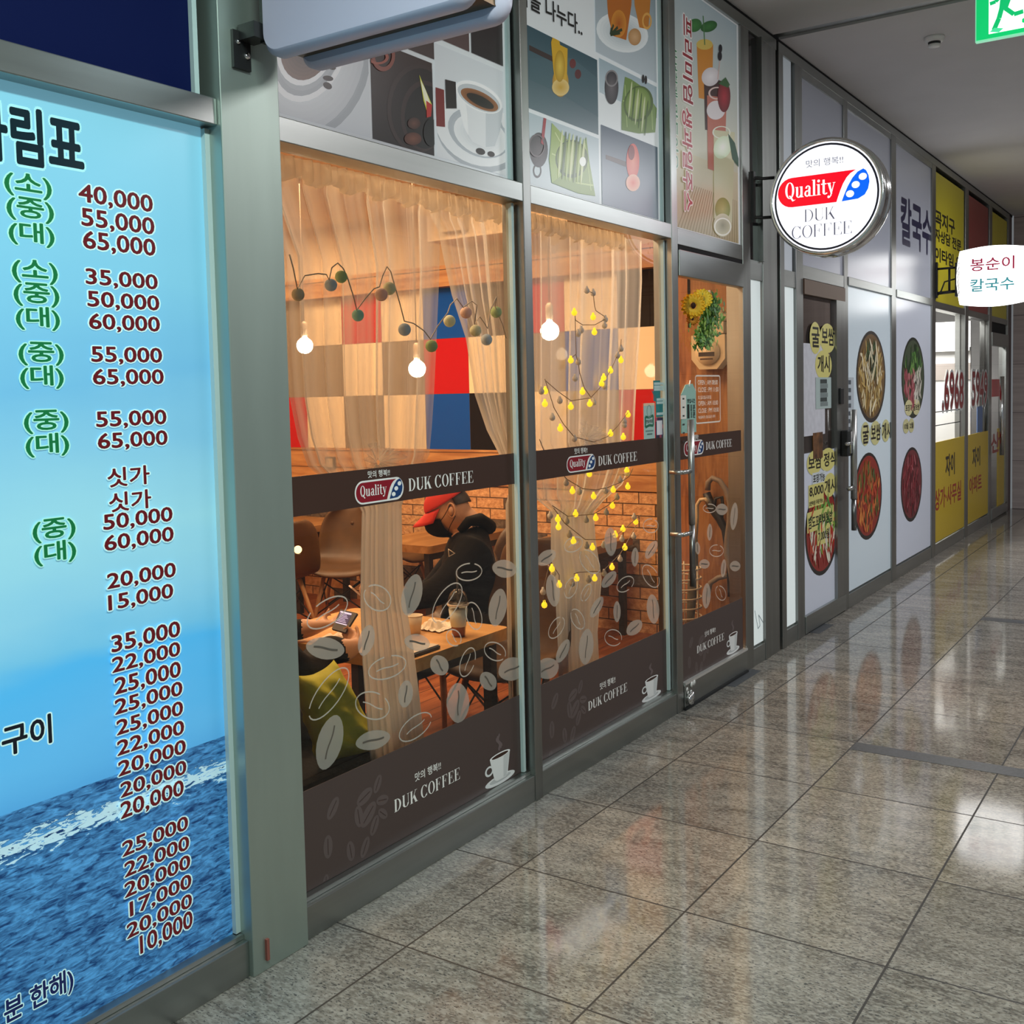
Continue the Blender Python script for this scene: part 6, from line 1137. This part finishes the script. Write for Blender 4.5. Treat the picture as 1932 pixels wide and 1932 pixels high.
c2 = curtain('tulle_curtain', 'sheer white curtain swept to the right edge of the first window',
 [((3.0167,2.2861)[0], 3.47, 2.30), ((3.0265,2.2319)[0], 3.47, 2.22), ((3.0638,2.1713)[0], 3.47, (3.208,2.1778)[1]), ((3.0961,2.0523)[0], 3.47, (3.2363,2.0643)[1]), ((3.1328,1.9428)[0], 3.47, (3.2652,1.9491)[1]), ((3.208,1.7897)[0], 3.47, (3.3275,1.7932)[1]), ((3.253,1.5814)[0], 3.47, (3.354,1.582)[1]), ((3.3203,1.4515)[0], 3.48, (3.3843,1.4489)[1]), ((3.3983,1.3497)[0], 3.49, (3.4349,1.3475)[1]), ((3.4796,1.2568)[0], 3.50, (3.506,1.2548)[1]), (3.43, 3.50, 1.15), (3.42, 3.51, .6), (3.42, 3.51, .06)], Y1, 6, .02, .47, seed=4)
Y2 = .14
c3 = curtain('tulle_curtain', 'sheer white curtain across the second window with warm string lights over it',
 [(3.50, (4.6669,2.3154)[0], 2.30), (3.50, (4.6667,2.1433)[0], (4.135,2.1083)[1]), (3.50, (4.6419,1.9059)[0], (4.1268,1.8848)[1]), (3.50, (4.5924,1.5954)[0], (4.1163,1.5997)[1]), (3.50, (4.5619,1.3475)[0], (4.1078,1.37)[1]), ((3.659,1.275)[0], (4.5412,1.2242)[0], (4.0566,1.2534)[1]), ((3.6834,1.1749)[0], (4.4293,1.1122)[0], (4.0294,1.1482)[1]), ((3.7889,1.1095)[0], (4.2426,1.0684)[0], (4.0042,1.09)[1]), ((3.7871,1.0649)[0], (4.148,1.0325)[0], (3.9662,1.0476)[1]), ((3.7823,0.9399)[0], (4.1622,0.8894)[0], (3.9657,0.9156)[1]), ((3.8095,0.76)[0], (4.21,0.7155)[0], (3.9911,0.7392)[1]), ((3.822,0.5232)[0], (4.1616,0.4691)[0], (3.9821,0.4991)[1]), ((3.8229,0.3212)[0], (4.1746,0.2834)[0], .30), ((3.8229,0.3212)[0], (4.1844,0.2811)[0], .06)], Y2, 9, .022, .60, seed=9)
def knot(par, c, s, y):
    b = MB(); n, m_ = 6, 96; rnd = random.Random(8); vs = []
    for i in range(n+1):
        for k in range(m_):
            a = 2*math.pi*k/m_; rr_ = s*(.12+.88*i/n)*(1+.22*math.sin(3*a+1)+.12*math.sin(7*a)); vs.append((c[0]+rr_*math.cos(a), y-.035*(i/n)*(1-.4*i/n)+.012*(i/n)*math.sin(17*a+i*.4), c[1]+.7*rr_*math.sin(a)))
    b.add(vs, [(i*m_+k, i*m_+(k+1) % m_, (i+1)*m_+(k+1) % m_, (i+1)*m_+k) for i in range(n) for k in range(m_)], True)
    o = b.obj('tie_bow', TULLE); at = o.data.attributes.new('dens', 'FLOAT', 'POINT')
    for i in range(n+1):
        for k in range(m_): at.data[i*m_+k].value = (.75-.5*i/n)*(1+.3*math.sin(34*math.pi*k/m_))
    keep(o, par)
knot(c1, (2.6488,1.3712), .085, .098); knot(c3, (4.0462,1.3801), .10, .112)
for l, r_, lb in ((2.16, 3.40, 'gathered curtain header band at the top of the first window'), (3.47, 4.40, 'gathered curtain header band at the top of the second window')):
    b = MB(); n = 120
    for k in range(n+1):
        x = l+(r_-l)*k/n; f = math.sin(k*1.7)+.6*math.sin(k*.83); z = 2.245+.010*math.sin(k*.45)
        b.v += [(x, .10+.008*f, 2.30), (x, .098+.010*f, z), (x, .112-.008*f, z-.012)]
    for k in range(n):
        for q_ in (0, 1): b.f.append([3*k+q_, 3*k+q_+1, 3*k+q_+4, 3*k+q_+3]); b.mi.append(0); b.sm.append(True)
    o = b.obj('curtain_header', film_mat('header_tulle', (.85, .72, .54), .72) if 'header_tulle' not in bpy.data.materials else bpy.data.materials['header_tulle']); setp(o, lb, 'curtain')

# ------------------------------------------------------------------ hanging lights
GLOW = mat('warm_bulb_glow', (1, .80, .55), .4, emit=22); CORD = mat('lamp_cord', (.25, .18, .12), .7); SOCK = mat('bulb_socket', (.72, .58, .42), .4)
def pendant(x, y, z, label):
    e = empty('pendant_bulb', (x, y, 2.9), label, 'lamp', 'bare pendant bulbs in the cafe'); bpy.context.view_layer.update()
    keep(MB().lathe([(.014, .056), (.018, .047), (.030, .038), (.042, .026), (.048, .010), (.0485, -.004), (.044, -.022), (.033, -.037), (.017, -.046), (.001, -.0485)], (x, y, z), 24).obj('glass_bulb', GLOW), e)
    keep(MB().lathe([(.008, .145), (.016, .135), (.020, .128), (.020, .062), (.015, .058)], (x, y, z), 16).obj('socket', SOCK), e); keep(MB().tube([(x, y, z+.14), (x, y, 2.9)], .003, 6).obj('cord', CORD), e)
pendant(4.685, 1.563, 1.735, 'bare round pendant bulb hanging right of the tulle column, centre of the first window'); pendant(4.656, 2.397, 1.90, 'bare round pendant bulb at the left edge of the first window'); pendant(4.674, .679, 1.90, 'bare round pendant bulb at the left edge of the second window')
g = empty('cotton_ball_garland', (2.9, .10, 1.8), 'garland of pastel cotton balls hung across the curtain in the first window', 'garland'); bpy.context.view_layer.update()
CC = {'o': (.75, .72, .55), 'b': (.72, .84, .92), 'g': (.60, .78, .42), 't': (.58, .92, .84), 'm': (.90, .72, .64), 's': (.86, .91, .70)}; CM = {k: film_mat('cotton_'+k, v, 1.0) for k, v in CC.items()}
BALLS = [((2.2967,1.893), 'o'), ((2.4383,1.9312), 'b'), ((2.4857,1.9598), 'g'), ((2.5571,1.8444), 't'), ((2.6728,1.9169), 'm'), ((2.7146,1.9393), 's'), ((2.7866,1.8076), 'b'), ((2.9307,1.7562), 'g'), ((3.0379,1.8467), 's'), ((3.1378,1.8816), 'm'), ((3.1942,1.8186), 's'), ((3.2637,1.7877), 'b'), ((3.3306,1.8931), 'g')]
for (x, z), k in BALLS: keep(MB().ball((x, .085, z), .0195 if x < 2.6 else .0215, 10).obj('cotton_ball', CM[k]), g)
cp = [(2.2573,0.075,2.0064),(2.2704,0.075,1.9691),(2.2847,0.075,1.9083),(2.3172,0.075,1.9496),(2.3735,0.075,1.9603),(2.41,0.075,1.9601),(2.4208,0.075,1.9449),(2.4342,0.075,1.9829),(2.4608,0.075,1.9997),(2.4863,0.075,1.984),(2.5042,0.075,1.956),(2.5283,0.075,1.9001),(2.5412,0.075,1.8594),(2.5855,0.075,1.9003),(2.6251,0.075,1.9314),(2.6539,0.075,1.9402),(2.6713,0.075,1.9773),(2.6938,0.075,2.0082),(2.7118,0.075,1.9942),(2.7311,0.075,1.9473),(2.7556,0.075,1.8879),(2.7752,0.075,1.8346),(2.8225,0.075,1.8295),(2.8787,0.075,1.8066),(2.9126,0.075,1.7788),(2.9564,0.075,1.8259),(3.0163,0.075,1.8747),(3.033,0.075,1.9034),(3.0716,0.075,1.928),(3.1084,0.075,1.8981),(3.1614,0.075,1.9239),(3.1938,0.075,1.9104),(3.1743,0.075,1.8402),(3.2088,0.075,1.8707),(3.2382,0.075,1.8467),(3.2578,0.075,1.828),(3.2779,0.075,1.8974),(3.3217,0.075,1.9491),(3.3097,0.075,1.9129),(3.3564,0.075,1.8476),(3.3794,0.075,1.7964)]
keep(MB().tube([tuple(p) for p in cp], .0022, 5).obj('string_cord', mat('pale_cord', (.60, .50, .36), .6)), g)
g2 = empty('string_lights', (4.0, .11, 1.5), 'string of small round warm bulbs in a star shape over the second curtain', 'string lights'); bpy.context.view_layer.update()
YG = mat('yellow_bulb_glow', (1, .62, .02), .4, emit=1.25); WG = film_mat('milky_bulb', (.95, .93, .88), 1.0)
A_ = lambda u, v: None
LIT = [(3.9379,1.923),(4.0996,1.9114),(4.109,1.846),(3.9015,1.7206),(4.3516,1.7264),(4.2511,1.6787),(4.1858,1.6466),(4.1655,1.6207),(3.995,1.5863),(3.6917,1.593),(3.6872,1.5411),(3.8941,1.5247),(4.0563,1.5334),(4.4134,1.4758),(3.804,1.4362),(4.241,1.3947),(4.3626,1.3735),(4.3918,1.217),(4.0417,1.2274),(4.3992,1.141),(3.8938,1.1662),(4.257,1.1387),(4.0757,1.1266),(4.2469,1.0672),(3.9167,1.0651),(4.0911,1.0287),(3.7704,1.0597),(3.7742,1.0259),(4.4738,0.9677),(4.3447,0.949),(4.2699,0.9312),(3.8945,0.9503),(4.3605,0.8606),(4.058,0.9022),(4.233,0.7879),(3.7155,0.8594),(3.9153,0.7871),(4.0719,0.7624),(3.7704,0.7832),(3.6509,0.7195)]
UNL = [(4.0479,2.0231),(4.1034,2.0153),(4.2098,1.906),(3.968,1.8341),(3.9934,1.8499),(3.9635,1.7141),(4.2015,1.8786),(3.934,1.644),(4.319,1.7464),(4.3534,1.7784),(4.1918,1.6076),(3.8042,1.5517),(4.0907,1.5387),(3.6625,1.5922),(3.7426,1.4834),(4.3755,1.4451),(4.3749,1.428),(3.9177,1.3873),(3.8426,1.2044),(4.3247,1.1777),(4.3934,1.2033),(3.9517,1.1574),(4.1873,1.1401),(3.7103,1.0795),(3.8408,1.0428),(4.0065,1.0288),(4.1887,1.0431),(4.2912,1.1016),(4.4589,0.9919),(3.8625,0.9816),(4.4504,0.9013),(4.3322,0.9038),(4.1589,0.8981),(4.0069,0.9149),(4.312,0.8143),(4.1578,0.7713),(3.726,0.8379),(3.6429,0.7743),(3.8771,0.7704),(4.0186,0.7647)]
for ps, m_ in ((LIT, YG), (UNL, WG)):
    for x, z in ps: keep(MB().lathe([(.001, -.0145), (.009, -.011), (.0128, -.003), (.0115, .0045), (.006, .011), (.0045, .019)], (x, .10, z), 10).obj('mini_bulb', m_), g2)
CO = mat('tan_wire', (.33, .24, .16), .6); b = MB()
for path in ([(4.0444,0.098,2.0227),(4.0999,0.098,2.0149),(4.1119,0.098,1.958),(4.1208,0.098,1.94),(4.1921,0.098,1.9203),(4.2062,0.098,1.9069),(4.109,0.098,1.8771),(4.0022,0.098,1.8728),(3.9443,0.098,1.8907),(3.9364,0.098,1.9172)], [(3.9401,0.098,1.8972),(3.9417,0.098,1.821),(3.9434,0.098,1.7469),(3.8984,0.098,1.7283)], [(3.9389,0.098,1.7468),(3.96,0.098,1.7111),(3.9717,0.098,1.6636),(4.0059,0.098,1.6044),(4.0645,0.098,1.56)], [(4.0645,0.098,1.56),(4.1615,0.098,1.6101),(4.2474,0.098,1.6786),(4.3206,0.098,1.7536),(4.3471,0.098,1.7782),(4.3537,0.098,1.8218)], [(3.6918,0.098,1.635),(3.7855,0.098,1.5908),(3.8916,0.098,1.5493),(3.954,0.098,1.5527),(4.0504,0.098,1.5579)], [(3.688,0.098,1.6414),(3.7535,0.098,1.5235),(3.8271,0.098,1.453),(3.9124,0.098,1.3957),(4.0808,0.098,1.3646),(4.2071,0.098,1.382),(4.3092,0.098,1.428),(4.4207,0.098,1.4928)],
             [(3.8442,0.098,1.22),(3.976,0.098,1.1682),(4.0968,0.098,1.1529),(4.1989,0.098,1.1535),(4.3257,0.098,1.1669),(4.4102,0.098,1.1872),(4.4488,0.098,1.2216)], [(3.7253,0.098,1.1198),(3.8469,0.098,1.0625),(4.0692,0.098,1.0477),(4.196,0.098,1.0724),(4.2977,0.098,1.1011)], [(3.7373,0.098,1.1075),(3.8198,0.098,1.0363),(3.9907,0.098,0.945),(4.1368,0.098,0.9264),(4.2917,0.098,0.931),(4.5174,0.098,0.9945)], [(4.517,0.098,0.9819),(4.4003,0.098,0.8978),(4.3143,0.098,0.8399),(4.1562,0.098,0.7876),(4.1315,0.098,0.7794),(4.0837,0.098,0.7914),(3.9263,0.098,0.8109),(3.8903,0.098,0.8095)], [(3.7091,0.098,0.917),(3.6819,0.098,0.8594),(3.6335,0.098,0.7708),(3.6481,0.098,0.7289)], [(3.7158,0.098,0.8763),(3.7687,0.098,0.8239),(3.7673,0.098,0.7884)], [(3.638,0.098,1.3978),(3.6684,0.098,1.3509),(3.8442,0.098,1.22)]): b.tube([tuple(p) for p in path], .0018, 5)
keep(b.obj('wire', CO), g2)
o = MB().tube([(2.2824,0.1,1.1177),(2.265,0.1,1.1217),(2.2542,0.1,1.1248)], .002, 5); e = empty('loose_bulb', (2.25, .1, 1.1), 'single lit mini bulb at the left edge of the first window by the chairs', 'string light bulb'); bpy.context.view_layer.update()
keep(o.obj('wire', CO), e); xz = (2.2743,1.1332); keep(MB().ball((xz[0], .10, xz[1]), .012, 8).obj('bulb', mat('amber_glow', (1, .7, .3), .4, emit=2.5)), e)
# small wall sign by the wood planking
e = empty('wall_plaque', (6.13, 3.75, 1.1), 'small dark framed plaque on the wood planking at the left of the first window', 'plaque'); bpy.context.view_layer.update()
yz = (3.617,1.075); keep(box('frame', mat('dark_frame', (.08, .06, .04), .5), 6.115, yz[0]-.045, yz[1]-.045, 6.14, yz[0]+.045, yz[1]+.045), e); keep(box('face', mat('plaque_face', (.45, .33, .2), .5), 6.112, yz[0]-.035, yz[1]-.035, 6.1155, yz[0]+.035, yz[1]+.035), e)

# ------------------------------------------------------------------ entrance corner: meter, vacuum cleaner, umbrella stand
mt = empty('gas_meter', (5.88, .30, 1.75), 'beige gas meter with pipes on the wood panel behind the glass door', 'gas meter'); bpy.context.view_layer.update()
MTR = mat('beige_enamel', (.62, .50, .32), .4); y0, y1, z0, z1 = .21, .42, 1.70, 1.90
oc = [(y0, z0+.06), (y0+.05, z0), (y1-.05, z0), (y1, z0+.06), (y1, z1), (y0, z1)]
keep(MB().prism([(5.93, y, z) for y, z in oc], (-.09, 0, 0)).obj('case', MTR), mt); keep(MB().tube([(5.845, (y0+y1)/2, 1.80), (5.828, (y0+y1)/2, 1.80)], .075, 24).obj('dial_cover', mat('cream_dial', (.72, .58, .38), .35)), mt)
d = Dec(SIDE(5.828)); d.rect(-.37, 1.775, -.27, 1.80, '#2a1d14').up().text('오지전용', (-.362, 1.779, -.278, 1.796), '#d8c39a', .01) if False else d.rect(-.37, 1.775, -.27, 1.80, '#2a1d14'); d.rect(-.36, 1.755, -.28, 1.765, '#4a3524').rect(-.37, 1.83, -.28, 1.836, '#2a1d14'); keep(d.obj('dial_print', PRINT), mt)
keep(MB().tube([(5.89, .37, 1.90), (5.89, .37, 1.96), (5.89, .33, 2.0), (5.89, .18, 2.0)], .024, 10).tube([(5.89, .26, 1.90), (5.89, .26, 2.04)], .024, 10).obj('gas_pipe', MTR), mt); keep(box('valve_box', MTR, 5.85, .22, 1.905, 5.92, .30, 1.975, None, .006), mt)
jb = box('junction_plate', mat('beige_plate', (.60, .42, .24), .5), 6.005, .60, 1.92, 6.02, .70, 2.13, None, .006); setp(jb, 'beige junction plate on reddish wood left of the sunflowers', 'plate')
vc = empty('vacuum_cleaner', (5.88, .25, .1), 'stick vacuum cleaner with thick grey hose leaning on the wood panel by the door', 'vacuum cleaner'); bpy.context.view_layer.update()
HO = mat('grey_hose', (.20, .155, .115), .5); q_ = lambda yz, x: (x, yz[0], yz[1])
keep(MB().tube([q_(p, 5.86) for p in ((0.336,0.987), (0.332,1.034), (0.305,1.06), (0.259,1.045), (0.22,0.99), (0.197,0.913), (0.202,0.804), (0.216,0.709), (0.221,0.615), (0.198,0.522), (0.183,0.413))], .017, 10).obj('hose', HO), vc)
keep(MB().tube([q_(p, 5.88) for p in ((0.352,0.969), (0.319,0.881), (0.27,0.814), (0.237,0.753), (0.213,0.565), (0.202,0.361))], [.024, .026, .024, .022, .018, .022], 10).obj('wand', BLACKM), vc)
keep(MB().tube([q_(p, 5.88) for p in ((0.309,0.869), (0.295,0.939), (0.255,0.947), (0.249,0.884), (0.263,0.799))], .011, 8).obj('trigger_grip', BLACKM), vc)
keep(MB().tube([q_(p, 5.86) for p in ((0.344,0.352), (0.326,0.433), (0.275,0.469), (0.219,0.486))], .016, 8).obj('lower_hose', HO), vc); keep(box('floor_head', BLACKM, 5.78, .14, .012, 5.92, .42, .09, None, .02), vc)
us = empty('umbrella_stand', (5.42, .33, .012), 'white spiral wire umbrella stand behind the lower left of the glass door', 'umbrella stand'); bpy.context.view_layer.update()
WW = mat('white_wire', (.78, .66, .48), .4); cx, cy_ = 5.49, .34; b = MB()
for k in range(9): b.tube([(cx+.11*math.cos(2*math.pi*i/20), cy_+.11*math.sin(2*math.pi*i/20), .14+.055*k) for i in range(20)], .005, 6, closed=True)
keep(b.obj('spiral_wire', WW), us); keep(MB().lathe([(.11, 0), (.115, .02), (.11, .04), (.001, .04)], (cx, cy_, .02), 24).obj('base_tray', mat('tan_tray', (.55, .38, .24), .6)), us)
for a in (.3, 2.4, 4.5): keep(MB().tube([(cx+.11*math.cos(a), cy_+.11*math.sin(a), .03), (cx+.11*math.cos(a), cy_+.11*math.sin(a), .60)], .005, 6).obj('upright', WW), us)
for i, (dx, dy, tx, ty, lb, cl) in enumerate(((-.03, .02, -.03, .07, 'brown furled umbrella with white hook handle in the wire stand, left one', (.16, .09, .05)), (.03, -.02, .06, -.04, 'olive furled umbrella with curved wooden handle in the wire stand, behind the pull handle', (.12, .10, .06)))):
    e = empty('umbrella', (cx+dx, cy_+dy, .07), lb, 'umbrella', 'umbrellas in the wire stand'); bpy.context.view_layer.update()
    p0 = Vector((cx+dx, cy_+dy, .07)); p1 = Vector((cx+dx+tx, cy_+dy+ty, .86)); dv = p1-p0
    keep(MB().tube([p0, p0+dv*.1, p0+dv*.55, p0+dv*.82, p0+dv*.86], [.008, .018, .030, .014, .008], 10).obj('furled_canopy', mat('umbrella_cloth', cl, .8)), e)
    keep(MB().tube([p0+dv*.84, p1, p1+Vector((.0, 0, .07)), p1+Vector((.0, -.02, .10)), p1+Vector((0, -.05, .105)), p1+Vector((0, -.07, .085))], .011, 8).obj('hook_handle', mat('pale_handle', (.62, .48, .3), .4)), e)
# ceiling and bulkhead fittings inside the cafe
e = empty('wall_speaker', (5.74, 1.9, 2.7), 'small beige box fitted to the bulkhead at the top right of the first window', 'box'); bpy.context.view_layer.update(); keep(box('speaker_case', mat('beige_case', (.5, .38, .24), .6), 5.68, 1.95, 2.66, 5.75, 2.15, 2.82), e)
